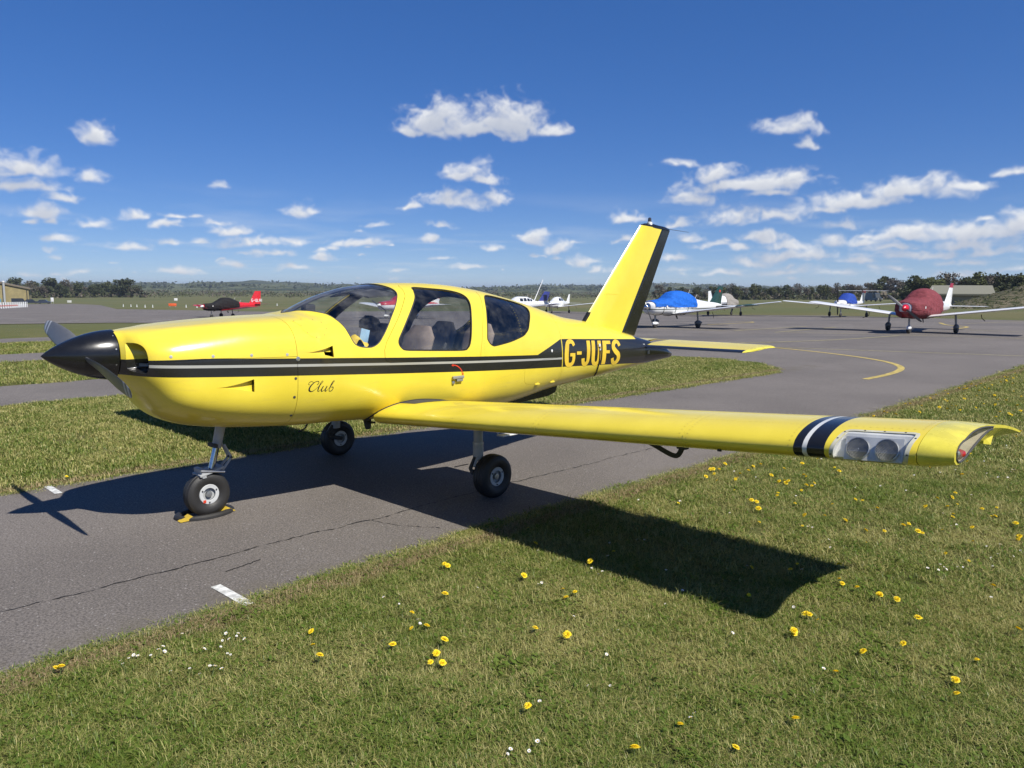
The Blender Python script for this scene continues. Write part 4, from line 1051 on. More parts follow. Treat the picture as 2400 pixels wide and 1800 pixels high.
MB().box(tuple(skin_pt(5.675, 1.135, -1, .014)[0]), (.028, .014, .036), bev=.004).build('cable_clip', M_WHITE, co)
MB().box(tuple(skin_pt(5.682, 1.085, -1, .014)[0]), (.022, .014, .024), bev=.004).build('cable_clip', M_WHITE, co)
p, n = skin_pt(6.90, .985, -1, .002); MB().box(p, (.045, .008, .05)).build('tail_light', M_GREYP, AC)

# --- undercarriage
def wheel(parent, c, r, w, rim, red=False):
    wh = empty('wheel'); wh.parent = parent; c = Vector(c); hw = w/2
    pr_ = [(-hw*.72, rim*1.02), (-hw*.92, rim*1.25), (-hw, (r+rim)*.52), (-hw*.93, r*.86), (-hw*.72, r*.955), (-hw*.44, r*.992)]
    pr_ += [(-hw*.40, r*.978), (-hw*.36, r*.978), (-hw*.33, r*.998), (-hw*.03, r), (-hw*.02, r*.982), (hw*.02, r*.982), (hw*.03, r), (hw*.33, r*.998), (hw*.36, r*.978), (hw*.40, r*.978)]
    pr_ += [(-a, b) for a, b in pr_[:6][::-1]]
    MB().lathe(pr_, c, (0, 1, 0), 48, False).build('tyre', M_RUB, wh, sharp=30)
    MB().lathe([(-hw*.66, rim*.62), (-hw*.76, rim*.66), (-hw*.78, rim*.98), (-hw*.70, rim*1.03), (hw*.70, rim*1.03), (hw*.78, rim*.98), (hw*.76, rim*.66), (hw*.66, rim*.62)], c, (0, 1, 0), 36, False).build('rim', simple('rim_white', (.50, .51, .51), .45) if 'rim_white' not in MATS else MATS['rim_white'], wh)
    MB().lathe([(-hw*.45, rim*.66), (-hw*.40, rim*.3), (hw*.40, rim*.3), (hw*.45, rim*.66)], c, (0, 1, 0), 24, False).build('hub_web', M_GREYP, wh)
    MB().lathe([(-hw*.74, 0), (-hw*.74, rim*.14), (-hw*.72, rim*.30), (-hw*.5, rim*.34), (hw*.5, rim*.34), (hw*.72, rim*.30), (hw*.74, 0)], c, (0, 1, 0), 20, False).build('hub', M_ALU, wh)
    for k in range(3):
        a = 2*math.pi*k/3+.5; MB().lathe([(0, .006), (-.006, .006)], c + Vector((math.cos(a)*rim*.82, -hw*.77, math.sin(a)*rim*.82)), (0, 1, 0), 8).build('bolt', M_DKGREY, wh)
    if red:
        a = R(232); MB().box(c + Vector((math.cos(a)*rim*.84, -hw*.785, math.sin(a)*rim*.84)), (.022, .004, .022)).build('slip_mark', M_REDP, wh)
    return wh
ng = empty('nose_gear'); ng.parent = AC
MB().tube([(1.235, 0, .76), (1.178, 0, .525)], [.040, .036], 16).build('leg', M_GREYP, ng)
MB().tube([(1.185, 0, .56), (1.128, 0, .352)], .0255, 16).build('piston', M_STEEL, ng)
MB().box((1.150, 0, .548), (.03, .13, .03), bev=.006).build('steering_lug', M_DKGREY, ng)
for y in (-.022, .022):
    MB().tube([(1.232, y, .545), (1.285, y*1.2, .435)], .0095, 8).build('torque_link', M_GREYP, ng)
    MB().tube([(1.285, y*1.2, .435), (1.205, y*1.6, .345)], .0105, 8).build('torque_link', M_GREYP, ng)
MB().tube([(1.283, -.04, .436), (1.283, .04, .436)], .010, 8).build('pivot', M_DKGREY, ng)
fk = MB(); fk.box((1.105, 0, .352), (.20, .150, .022), Matrix.Rotation(R(-14), 3, 'Y'), .008)
fk.box((1.040, 0, .345), (.035, .145, .075), Matrix.Rotation(R(-8), 3, 'Y'), .008); fk.box((1.10, .085, .26), (.05, .016, .21), None, .006); fk.build('fork', M_GREYP, ng)
MB().tube([(1.205, -.07, .338), (1.015, -.072, .372)], .010, 8).build('fork_rod', M_ALU, ng)
wheel(ng, (1.085, 0, .172), .176, .130, .078, True)
for sg in (-1, 1):
    mg = empty('main_gear'); mg.parent = AC
    MB().tube([(2.985, sg*1.10, .74), (2.985, sg*1.10, .46)], .040, 16).build('leg', M_GREYP, mg)
    MB().tube([(2.985, sg*1.10, .47), (2.985, sg*1.10, .315)], .045, 16).build('lower_leg', M_GREYP, mg)
    MB().lathe([(0, .047), (.012, .047)], (2.985, sg*1.10, .462), (0, 0, 1), 18).build('collar', M_ALU, mg)
    MB().tube([(2.945, sg*1.10, .345), (2.885, sg*1.11, .262), (2.90, sg*1.12, .225)], [.016, .018, .020], 10).build('trailing_arm', M_DKGREY, mg)
    MB().tube([(2.90, sg*1.12, .228), (3.075, sg*1.13, .185)], [.024, .020], 10).build('trailing_arm', M_DKGREY, mg)
    MB().tube([(2.955, sg*1.125, .352), (2.905, sg*1.135, .275)], .012, 8).build('torque_link', M_GREYP, mg)
    MB().tube([(3.02, sg*1.09, .40), (3.04, sg*1.085, .34), (3.12, sg*1.09, .30), (3.17, sg*1.10, .27)], .006, 6).build('brake_hose', M_MATT, mg)
    MB().box((2.79, sg*1.10, .30), (.16, .006, .006)).build('tow_pin', M_DKGREY, mg)
    wheel(mg, (3.065, sg*1.195, .183), .188, .150, .082)
for sg in (1,):
    MB().tube([(2.30, .55, .63), (2.36, .62, .60), (2.41, .68, .50), (2.39, .72, .43), (2.33, .74, .40)], .008, 6).build('breather_hose', M_MATT, AC)

# --- cabin
def seat(x, y, s=1.0):
    st = empty('seat', (x, y, 0)); st.parent = AC
    MB().box((.0, 0, .90), (.50, .46, .13), None, .05).build('cushion', M_SEAT, st)
    rows = []
    for t in np.linspace(0, 1, 12):
        xb = .22 + .19*t; zb = .94 + .50*t; hw = .225*(1 - .12*t - (.35*max(0, t-.82)/.18 if t > .82 else 0)); th = .062*(1-.2*t)*(1 if t < .9 else .7)
        rows.append([Vector((xb + th*math.cos(a)*(1+.12*math.sin(3*a+5*t)), hw*math.sin(a)*abs(math.sin(a))**-.35 if abs(math.sin(a)) > .02 else 0, zb - .3*th*math.cos(a))) for a in np.linspace(0, 2*math.pi, 25)[:-1]])
    mb = MB(); mb.grid(rows, closed=True); mb.add(rows[-1], [tuple(range(24))]); b = mb.build('backrest', M_SEAT, st, sharp=80)
    return st
for x, y in ((2.62, -.30), (2.62, .30), (3.40, -.28), (3.40, .28)): seat(x, y)
MB().box((3.085, -.555, 1.268), (.03, .008, .06), Matrix.Rotation(R(25), 3, 'Y'), .003).build('seat_belt_buckle', M_DKGREY, AC)
MB().lathe([(0, .10), (.06, .11), (.12, .07), (.14, .0)], (2.86, .30, 1.39), (.35, 0, 1), 20).build('head_rest', M_DKGREY, AC)
# instrument panel with coaming, floor
rows = []
for y in np.linspace(-.56, .56, 15):
    zt = 1.50 - .30*(abs(y)/.56)**3
    rows.append([Vector((1.78, y, zt-.06)), Vector((1.95, y, zt-.02)), Vector((2.10, y, zt-.03)), Vector((2.13, y, zt-.07)), Vector((2.10, y, zt-.12)), Vector((2.10, y, .98))])
mb = MB(); mb.grid(rows); ip = mb.build('instrument_panel', M_DKGREY, AC)
for y in (-.38, -.26, -.14, .14, .26, .38):
    for z in (1.27, 1.15): MB().lathe([(0, .045), (.008, .045), (.010, .038)], (2.10, y, z), (1, 0, 0), 18).build('instrument', M_MATT, ip)
for y in (-.30, .30):
    yk = MB().tube([(2.10, y, 1.12), (2.28, y, 1.12)], .014, 8).build('control_yoke', M_MATT, AC)
    MB().tube([(2.28, y-.14, 1.20), (2.29, y-.14, 1.10), (2.29, y, 1.09), (2.29, y+.14, 1.10), (2.28, y+.14, 1.20)], .015, 8).build('grip', M_MATT, yk)
MB().box((2.9, 0, .82), (1.9, .84, .02)).build('cabin_floor', M_DKGREY, AC)
mesh_obj('rear_bulkhead', list(fus(np.full(40, 4.52), np.linspace(0, 2*math.pi, 41)[:-1], -.034)), [tuple(range(40))], M_DKGREY, AC, False)
# windscreen post, compass, sun visors
cpp = [fus(x, math.pi/2, -.02) for x in np.linspace(1.80, 2.68, 14)]
MB().tube([tuple(p) for p in cpp], .016, 8).build('centre_post', M_DKGREY, AC)
MB().box((2.03, 0, 1.60), (.10, .09, .09), None, .02).build('compass', M_MATT, AC)
for sg in (-1, 1):
    q = [Vector((x, sg*y, float(fus(x, math.atan2(1, y*1.0/max(.2, float(Z_TOP(x)-Z_MID(x)))*.9))[2]) - .055)) for x, y in ((2.40, .06), (2.72, .06), (2.72, .34), (2.44, .30))]
    MB().prism([tuple(v) for v in q], (0, 0, .012)).build('sun_visor', M_DKGREY, AC, smooth=False)

# --- lettering, laid on the skin
def glyph_strokes(strokes, mat, name, org, sx, sz, shear, parent, zslope=0.0, off=.0022, sg=-1):
    """strokes: list of (points [(u, v)...], widths) in letter units"""
    v, f = [], []
    for pts, wd in strokes:
        P = catmull(np.array(pts, float), .05, False)
        wd = np.interp(np.linspace(0, 1, len(P)), np.linspace(0, 1, len(wd)), wd)
        base = len(v)
        for i, (a, b) in enumerate(P):
            t = P[min(i+1, len(P)-1)] - P[max(i-1, 0)]; t = t/(np.linalg.norm(t)+1e-9); n = np.array([-t[1], t[0]])*wd[i]/2
            for s_ in (1, -1):
                uu, vv = a + s_*n[0], b + s_*n[1]
                x = org[0] + (uu + shear*vv)*sx; z = org[1] + vv*sz + zslope*(x-org[0])
                v.append(tuple(skin_pt(x, z, sg, off)[0]))
            if i: k = base + 2*i; f.append((k-2, k-1, k+1, k))
    return mesh_obj(name, v, f, mat, parent, False)
M_LETY = simple('letter_yellow', (.74, .50, .04), .35)
TL = .20                                             # stroke width
# letters one unit tall; origin at lower left of the registration
REG = {
 'G': (0.00, [([(.52,.80),(.44,.93),(.30,.97),(.14,.88),(.09,.50),(.14,.12),(.30,.03),(.46,.10),(.52,.25),(.52,.42)], [.14,.16,.19,.23,.24,.23,.19,.16,.16,.17]), ([(.30,.44),(.60,.44)], [.13,.13])]),
 '-': (.70, [([(0,.50),(.28,.50)], [.13,.13])]),
 'J': (1.05, [([(.36,1.0),(.36,.30),(.31,.10),(.18,.03),(.07,.12),(.04,.28)], [.21,.21,.2,.17,.18,.19])]),
 'U': (1.63, [([(.09,1.0),(.09,.30),(.14,.10),(.28,.03),(.42,.10),(.47,.30),(.47,1.0)], [.21,.21,.2,.17,.2,.21,.21])]),
 'F': (2.34, [([(.09,0),(.09,1.0)], [.24,.24]), ([(.05,.93),(.50,.93)], [.14,.14]), ([(.05,.53),(.44,.53)], [.13,.13])]),
 'S': (2.93, [([(.50,.78),(.42,.93),(.27,.97),(.12,.87),(.10,.70),(.24,.55),(.42,.42),(.47,.26),(.40,.10),(.25,.03),(.11,.10),(.05,.25)], [.17,.17,.17,.21,.22,.23,.23,.22,.21,.17,.17,.17])]),
}
for ch, (u0, st) in REG.items():
    st2 = [([(u0+a, b) for a, b in P], w_) for P, w_ in st]
    for sg in (-1, 1):
        o = glyph_strokes(st2 if sg < 0 else [([(3.45-a if False else a, b) for a, b in P], w_) for P, w_ in st2], M_LETY, 'registration_letter', (4.915, .952), .358, .278, .085, tails, -.052, .0022, -1) if sg < 0 else None
CLUB = [
 ([(.70,.66),(.80,.80),(.76,.96),(.60,1.0),(.38,.86),(.20,.56),(.16,.24),(.30,.04),(.52,.06),(.74,.30)], [.05,.05,.04,.05,.09,.13,.12,.08,.04,.02]),
 ([(.38,.86),(.16,.98),(-.02,.88),(-.02,.70),(.10,.66)], [.02,.025,.045,.04,.02]),
 ([(.74,.30),(.98,.66),(1.12,.98),(1.06,1.04),(.98,.86),(.92,.40),(.94,.08),(1.04,.03),(1.16,.20)], [.02,.03,.04,.03,.06,.10,.09,.04,.02]),
 ([(1.16,.20),(1.28,.54)], [.02,.05]), ([(1.28,.54),(1.22,.20),(1.28,.03),(1.42,.10),(1.56,.36),(1.60,.54)], [.07,.10,.08,.03,.03,.05]), ([(1.60,.54),(1.55,.16),(1.62,.03),(1.76,.18)], [.07,.1,.07,.02]),
 ([(1.76,.18),(1.96,.62),(2.10,.98),(2.04,1.04),(1.96,.86),(1.90,.40),(1.90,.12),(2.00,.02),(2.14,.10),(2.20,.30),(2.12,.46),(2.00,.40),(2.16,.38)], [.02,.03,.04,.03,.06,.1,.1,.05,.04,.06,.05,.02,.02]),
]
glyph_strokes(CLUB, M_MATT, 'club_script', (1.640, .985), .100, .082, .28, AC, -.07, .0022)

# things lying in the cabin
ck = []
for i, u in enumerate(np.linspace(-1, 1, 15)):
    ck.append([Vector((2.13+.10*u, -.50+.09*w_, 1.335 + .035*math.sin(5*u+2.3*w_)*math.cos(3*w_) + .04*(1-u*u)*(1-w_*w_))) for w_ in np.linspace(-1, 1, 15)])
mb = MB(); mb.grid(ck); o = mb.build('folded_cloth', M_CLOTH); tag(o, 'crumpled yellow cloth lying inside the corner of the windscreen', 'cloth')
nb = MB().box((2.235, -.515, 1.372), (.085, .010, .15), Matrix.Rotation(R(14), 3, 'Y'), .002).build('notebook', M_BLUEP)
for k in range(9): MB().tube([Vector((2.182+.0028*k*0-.018+.036*k/8*0, -.523, 1.316+.0135*k)), Vector((2.176, -.517, 1.322+.0135*k)), Vector((2.182, -.509, 1.316+.0135*k))], .0022, 5).build('binding_ring', M_DKGREY, nb)
tag(nb, 'small pale blue spiral notebook standing behind the windscreen', 'notebook')

# tie-down strap hanging under the wing
sp_pts = [(2.84, -2.90, .768), (2.86, -2.965, .742), (2.885, -3.05, .700), (2.90, -3.10, .682), (2.905, -3.13, .690), (2.905, -3.155, .735), (2.90, -3.17, .785)]
so = MB().strip(catmull(np.array(sp_pts), .02, False), .035, (.9, .3, .2)).build('tie_down_strap', simple('strap_webbing', (.055, .048, .030), .85), None, smooth=False)
so.modifiers.new('thick', 'SOLIDIFY').thickness = .004
MB().box((2.90, -3.165, .765), (.05, .07, .06), None, .008).build('buckle', M_DKGREY, so)
tag(so, 'dark webbing strap hanging in a loop under the near yellow wing', 'strap')

# chocks round the nose wheel
ch = empty('wheel_chock', (1.07, .03, 0)); tag(ch, 'black rubber chock ring with yellow ends around the nose wheel', 'wheel chock')
ringp = [Vector((.235*math.cos(a), .150*math.sin(a), .0)) for a in np.linspace(0, 2*math.pi, 41)[:-1]]
prof_ = [(-.028, .004), (-.026, .020), (-.012, .032), (.012, .032), (.026, .020), (.028, .004)]
rows = []
for a in np.linspace(0, 2*math.pi, 49)[:-1]:
    rows.append([Vector(((.205+h)*math.cos(a), (.135+h)*math.sin(a) - .01, z)) for h, z in prof_])
rows.append(rows[0]); mb = MB(); mb.grid(rows); mb.build('rubber_ring', M_RUB, ch)
MB().prism([(-.235, -.12, .006), (-.105, -.12, .006), (-.155, -.12, .046)], (0, .06, 0)).build('yellow_end', M_CLOTH if False else simple('chock_yellow', (.58, .40, .04), .6, bump=.3, bscale=80), ch, smooth=False)
MB().prism([(.215, -.10, .006), (.100, -.10, .006), (.150, -.10, .046)], (0, .06, 0)).build('yellow_end', MATS['chock_yellow'], ch, smooth=False)

# ================================================================ parked aircraft on the far apron
PA = [(.30,1.10,.20,.20,.25,2.2),(.36,1.10,.36,.25,.34,2.4),(.5,1.10,.45,.27,.40,2.6),(1.0,1.10,.54,.33,.42,2.9),(1.6,1.08,.57,.42,.42,2.9),(1.85,1.06,.58,.62,.42,2.6),(2.15,1.05,.58,.80,.42,2.5),(2.7,1.05,.58,.86,.42,2.5),(3.5,1.05,.53,.76,.38,2.4),(4.3,1.06,.38,.46,.30,2.3),(5.4,1.08,.24,.28,.24,2.2),(6.6,1.10,.10,.16,.14,2.0),(6.95,1.10,.04,.08,.06,2.0)]
def sect_fn(S):
    S = np.array(S); return [pchip(S[:, 0], S[:, k]) for k in range(1, 6)], S[0, 0], S[-1, 0]
def loft(fn, x0, x1, a0=0.0, a1=2*math.pi, nx=40, na=40, off=0.0, wr=0.0, seed=0, hang=None):
    (zc, w, hu, hl, n), _, _ = fn; rows = []; rr = np.random.default_rng(seed); phs = rr.uniform(0, 6, 8)
    for x in np.linspace(x0, x1, nx):
        row = []
        for a in np.linspace(a0, a1, na):
            c, s = math.cos(a), math.sin(a); h = float(hu(x)) if s >= 0 else float(hl(x)); k = float(n(x))
            r = ((abs(c)/float(w(x)))**k + (abs(s)/h)**k)**(-1/k) + off
            if wr: r += wr*(math.sin(9*x+3*a+phs[0]) + math.sin(17*x-5*a+phs[1])*.7 + math.sin(5*x+11*a+phs[2])*.8 + .6*math.sin(31*x+2*a+phs[3]))*.35
            if wr: r += .010*math.sin(16*x + 2.5*math.sin(3*a+phs[4]) + phs[5])*(1-max(0, s))*(1 if s > -.3 else .5) + .010*math.sin(13*a + 4*x)*abs(c)
            row.append(Vector((x, -r*c, float(zc(x)) + r*s)))
        rows.append(row)
    return rows
def wing_half(mb, sg, root, tip, n=14):
    """root / tip: (le x, chord, y, z, thickness)"""
    rows = []
    for t in np.linspace(0, 1, 5):
        le, ch, y, z, th = [root[k]+(tip[k]-root[k])*t for k in range(5)]
        row = []
        for s_, rng in ((-1, np.linspace(1, 0, n)), (1, np.linspace(0, 1, n)[1:])):
            for f in rng: row.append(Vector((le+ch*f, sg*y, z + .012*ch*math.sin(math.pi*f) + s_*th*ch*5*(.2969*math.sqrt(f)-.1260*f-.3516*f*f+.2843*f**3-.1036*f**4))))
        rows.append(row)
    last = rows[-1]; c = sum(last, Vector())/len(last)
    for t in (.5, .85, 1.0): rows.append([Vector((p.x + (c.x-p.x)*.25*t*t, p.y + sg*.16*t, c.z + (p.z-c.z)*math.sqrt(max(.002, 1-t*t)) + .01*t)) for p in last])
    mb.grid(rows, closed=True); mb.add(rows[-1], [tuple(range(len(last)))])
    return mb
def two_tone(name, upper, lower, zline, slope=0.0, line=None, lw=.03):
    m, N = new_mat(name); pos = N.n('ShaderNodeTexCoord', _o='Object'); x, y, z = N.xyz(pos)
    h = N.m('SUBTRACT', z, N.m('MULTIPLY_ADD', x, slope, zline)); n = N.noise(pos, 4, 4, .6)
    c = N.mix(N.m('GREATER_THAN', h, 0.0), lower, upper)
    if line: c = N.mix(N.m('LESS_THAN', N.m('ABSOLUTE', h), lw), c, line)
    c = N.mix(N.m('MULTIPLY', N.ss(n, .5, .8), .15), c, (.3, .29, .27))
    finish(N, principled(N, c, .3, 0, .3)); return m
def canvas(name, col):
    m, N = new_mat(name); pos = N.n('ShaderNodeTexCoord', _o='Object')
    f = N.noise(N.v('MULTIPLY', pos, (1.2, 1.2, 3.0)), 2.2, 4, .6, dist=1.2); n = N.noise(pos, 8, 4, .6)
    c = N.mix(N.ss(n, .35, .7), tuple(k*.82 for k in col), tuple(min(1, k*1.12) for k in col))
    finish(N, principled(N, c, .8, 0, 0, bump_of(N, N.m('ADD', f, N.m('MULTIPLY', n, .15)), .55, .10), .25)); return m
M_GLD = simple('dark_window', (.02, .022, .024), .12, 0, .6)
M_TYRE2 = simple('dusty_tyre', (.035, .034, .033), .7)

def small_wheel(parent, c, r, spat=None, w=.14):
    g = empty('wheel'); g.parent = parent; c = Vector(c)
    MB().lathe([(-w*.5, r*.45), (-w*.5, r*.8), (-w*.3, r*.97), (0, r), (w*.3, r*.97), (w*.5, r*.8), (w*.5, r*.45)], c, (0, 1, 0), 20, True).build('tyre', M_TYRE2, g)
    if spat:
        rows = []
        for t in np.linspace(0, 1, 9):
            x = c.x - r*1.25 + t*r*3.0; k = max(.05, math.sin(math.pi*min(1, .10 + t*.86))**.6)*(1-.35*t); rows.append([Vector((x, c.y + w*.78*k*math.cos(a), c.z + r*.35 + (r*.85*k*math.sin(a) if math.sin(a) > 0 else r*.55*k*math.sin(a)))) for a in np.linspace(0, 2*math.pi, 15)[:-1]])
        mb = MB(); mb.grid(rows, closed=True); mb.add(rows[0], [tuple(range(14))]); mb.add(rows[-1], [tuple(range(14))]); mb.build('wheel_fairing', spat, g)
    return g

def light_plane(name, label, loc, rz=0.0, scale=1.0, S=PA, body=None, cover=None, cov=(.33, 3.95), cov_a=(-75, 255), wing=None, tipm=None, fin=None, fincap=None, finp=None, stab=None, tail='low',
                spin=None, prop=25, propm=None, gear=(.95, 2.85, 1.45), spat_n=None, spat_m=None, wz=.72, wle=1.78, chord=1.55, span=4.5, dihed=.11, windows=None, seed=0, stabspan=1.5, stabz=1.12, ventral=False, high=False, grp=None, z=None):
    o = empty(name, (loc[0], loc[1], gz(*loc) if z is None else z), rz, scale); tag(o, label, 'aircraft', grp)
    fn = sect_fn(S); xa, xb = fn[1], fn[2]
    mb = MB(); rows = loft(fn, xa, xb, nx=60, na=37); rows = [r_[:-1] for r_ in rows]; mb.grid(rows, closed=True); mb.add(rows[0], [tuple(range(36))]); mb.add(rows[-1], [tuple(range(36))])
    fz = mb.build('fuselage', body, o, sharp=60)
    zc, w, hu = fn[0][0], fn[0][1], fn[0][2]
    if cover:
        mb = MB(); mb.grid(loft(fn, cov[0], cov[1], R(cov_a[0]), R(cov_a[1]), 80, 60, .034, .008, seed)); c = mb.build('canvas_cover', cover, o, sharp=180)
        for xx in (cov[0]+.55, cov[0]+1.5, cov[1]-1.0):
            q = loft(fn, xx, xx+.001, R(180-5), R(360+5), 2, 24, .012)[0]; MB().tube(q, .012, 5).build('cover_strap', M_MATT, c)
        MB().box((cov[0]+.75, -float(w(cov[0]+.75))-.03, float(zc(1.1))+.02), (.10, .02, .10), None, .006).build('patch', M_WHITE, c)
    if windows:
        for x0, x1, z0, z1 in windows:
            for sg in (-1, 1):
                P = []
                for t in np.linspace(0, 1, 5):
                    x = x0+(x1-x0)*t; col_ = []
                    for zz in np.linspace(z0, z1, 5):
                        s_ = (zz-float(zc(x)))/float(hu(x)); yy = float(w(x))*max(.02, 1-abs(s_)**2.5)**(1/2.5); col_.append(Vector((x + (zz-z0)*.12, sg*(yy+.012), zz)))
                    P.append(col_)
                mb = MB(); mb.grid(P); mb.build('window', M_GLD, fz)
    for sg in (-1, 1):
        W_ = wing_half(MB(), sg, (wle, chord, .3, wz, .075), (wle+.04, chord*.97, span, wz+dihed*(span-.3), .07)).build('wing', wing, o, sharp=50)
        if tipm: wing_half(MB(), sg, (wle+.03, chord*.975, span-.42, wz+dihed*(span-.72)+.002, .078), (wle+.05, chord*.96, span+.02, wz+dihed*(span-.28)+.002, .074)).build('wing_tip', tipm, W_, sharp=50)
        MB().tube([(wle+.9, sg*(gear[2]+.9), wz+dihed*1.9-.10), (wle+.95, sg*(gear[2]+.92), wz+dihed*1.9-.25), (wle+.7, sg*(gear[2]+1.1), wz+dihed*1.9-.36)], .016, 5).build('tie_down', M_MATT, W_)
        wing_half(MB(), sg, (xb-.72, .72, .05, stabz, .05), (xb-.60, .58, stabspan, stabz, .045)).build('tailplane', stab or wing, o, sharp=50)
    f = finp or [(xb-1.25, 1.22), (xb-.02, 1.14), (xb+.16, 2.20), (xb-.33, 2.20)]
    rows = []
    for t in np.linspace(0, 1, 6):
        le = f[0][0]+(f[3][0]-f[0][0])*t; te = f[1][0]+(f[2][0]-f[1][0])*t; z0 = f[0][1]+(f[3][1]-f[0][1])*t; z1 = f[1][1]+(f[2][1]-f[1][1])*t; th = .055*(1-.4*t)
        rows.append([Vector((le+(te-le)*u, s_*th*math.sin(math.pi*min(1, u+.02))**.6, z0+(z1-z0)*u)) for s_, rr in ((-1, (1, .7, .4, .15, 0)), (1, (.15, .4, .7, 1))) for u in rr])
    mb = MB(); mb.grid(rows, closed=True); mb.add(rows[-1], [tuple(range(9))]); mb.add(rows[0], [tuple(range(9))]); F_ = mb.build('fin', fin or wing, o, sharp=50)
    if fincap:
        q = [[Vector((p.x, p.y*1.08 + 0, p.z)) for p in rows[4]], [Vector((p.x+.004, p.y*1.08, p.z+.012)) for p in rows[5]]]
        mb = MB(); mb.grid(q, closed=True); mb.add(q[1], [tuple(range(9))]); mb.build('fin_cap', fincap, F_)
    # propeller
    xs_ = xa; sp_ = MB().lathe([(0, .005), (.06, .075), (.16, .125), (.28, .15), (.30, .15)], (xs_-.28, 0, 1.10), (1, 0, 0), 20).build('spinner', spin or M_WHITE, o)
    for s_ in (1, -1):
        dr = Vector((0, s_*math.cos(R(prop)), s_*math.sin(R(prop)))); tg = Vector((1, 0, 0)).cross(dr)
        rows = []
        for r_, ch, tw in ((.1,.10,45),(.3,.13,36),(.55,.13,25),(.78,.11,19),(.90,.06,17)):
            cd = tg*math.cos(R(tw)) + Vector((1, 0, 0))*math.sin(R(tw)); nd = cd.cross(dr); rows.append([Vector((xs_-.12, 0, 1.10)) + dr*r_ + cd*(ch*.5*math.cos(a)) + nd*(.012*math.sin(a)) for a in np.linspace(0, 2*math.pi, 11)[:-1]])
        mb = MB(); mb.grid(rows, closed=True); mb.add(rows[-1], [tuple(range(10))]); B = mb.build('propeller_blade', propm or M_PROP, o)
        tipq = rows[-2:]; q = [[p + (p-(sum(tipq[0], Vector())/10))*.04 for p in tipq[0]], [p for p in tipq[1]]]
    # undercarriage
    zn = .78
    g = empty('nose_gear'); g.parent = o; MB().tube([(gear[0]-.05, 0, zn), (gear[0], 0, .2)], .04, 10).build('leg', M_GREYP, g); small_wheel(g, (gear[0], 0, .17), .17, spat_n, .13)
    for sg in (-1, 1):
        g = empty('main_gear'); g.parent = o; MB().tube([(gear[1]-.02, sg*(gear[2]-.05 if not high else .45), wz+dihed*(gear[2]-.3) if not high else .75), (gear[1], sg*gear[2], .22)], .045, 10).build('leg', M_GREYP, g); small_wheel(g, (gear[1], sg*gear[2], .2), .2, spat_m)
    # aerials
    for xx, hgt in ((3.75, .30), (4.4, .26)):
        zt = float(zc(xx)+hu(xx)) - .02; MB().tube([(xx, 0, zt), (xx+.16, 0, zt+hgt)], [.014, .006], 5).build('aerial', M_WHITE, o)
    MB().prism([(wle+.9, -.008, wz-.10), (wle+1.05, -.008, wz-.10), (wle+1.12, -.008, wz-.28), (wle+1.04, -.008, wz-.28)], (0, .016, 0)).build('drain_mast', M_MATT, o, smooth=False)
    return o, fz, F_

def put_text(host, strokes_txt, x0, z0, h, yfun, mat, name='registration_letter', sg=-1):
    """simple block letters on the port side of a part"""
    SEG = {'G': [[(1,.85),(.7,1),(.3,1),(0,.75),(0,.25),(.3,0),(.7,0),(1,.25),(1,.5),(.6,.5)]], '-': [[(.1,.5),(.9,.5)]], 'B': [[(0,0),(0,1),(.7,1),(.95,.8),(.7,.53),(0,.53)],[(.7,.53),(1,.27),(.7,0),(0,0)]],
           'E': [[(1,1),(0,1),(0,0),(1,0)],[(0,.5),(.8,.5)]], 'U': [[(0,1),(0,.2),(.3,0),(.7,0),(1,.2),(1,1)]], 'L': [[(0,1),(0,0),(.9,0)]], 'H': [[(0,0),(0,1)],[(1,0),(1,1)],[(0,.5),(1,.5)]], 'I': [[(.4,0),(.4,1)]],
           'O': [[(.3,0),(0,.3),(0,.7),(.3,1),(.7,1),(1,.7),(1,.3),(.7,0),(.3,0)]], 'N': [[(0,0),(0,1),(1,0),(1,1)]]}
    x = x0
    dx_ = 1 if sg < 0 else -1
    for ch in strokes_txt:
        mb = MB()
        for st in SEG[ch]:
            mb.strip([(x + dx_*a*h*.55, yfun(x + dx_*a*h*.55, z0+b*h), z0 + b*h) for a, b in st], h*.17, (0, sg, 0))
        mb.build(name, mat, host, smooth=False); x += dx_*h*.78

W_WHITE = simple('aircraft_white', (.72, .73, .73), .3, 0, .3)
DKGREEN = (.012, .045, .035)
GRP = 'light aircraft parked across the apron'
# 1: maroon cover
light_plane('covered_aircraft', 'white aircraft under a maroon canvas cover with red spinner, parked far right', (34.3-.95, 5.08), 0, 1.0, body=two_tone('white_red', (.72, .72, .71), (.30, .02, .03), .95), cover=canvas('maroon_canvas', (.185, .040, .048)), cov=(.31, 3.95), cov_a=(-70, 250),
            wing=two_tone('white_wing_redle', (.74, .74, .73), (.60, .60, .60), -5), fin=W_WHITE, fincap=simple('maroon_paint', (.30, .015, .03), .35), spin=simple('red_spinner', (.60, .012, .03), .25, 0, .5), prop=38, spat_n=two_tone('spat_white_red', (.72, .72, .72), (.40, .02, .03), .17), spat_m=simple('spat_grey', (.12, .125, .13), .5), gear=(.95, 2.6, 1.40), span=4.75, wz=.70, dihed=.125, seed=1, grp=GRP)
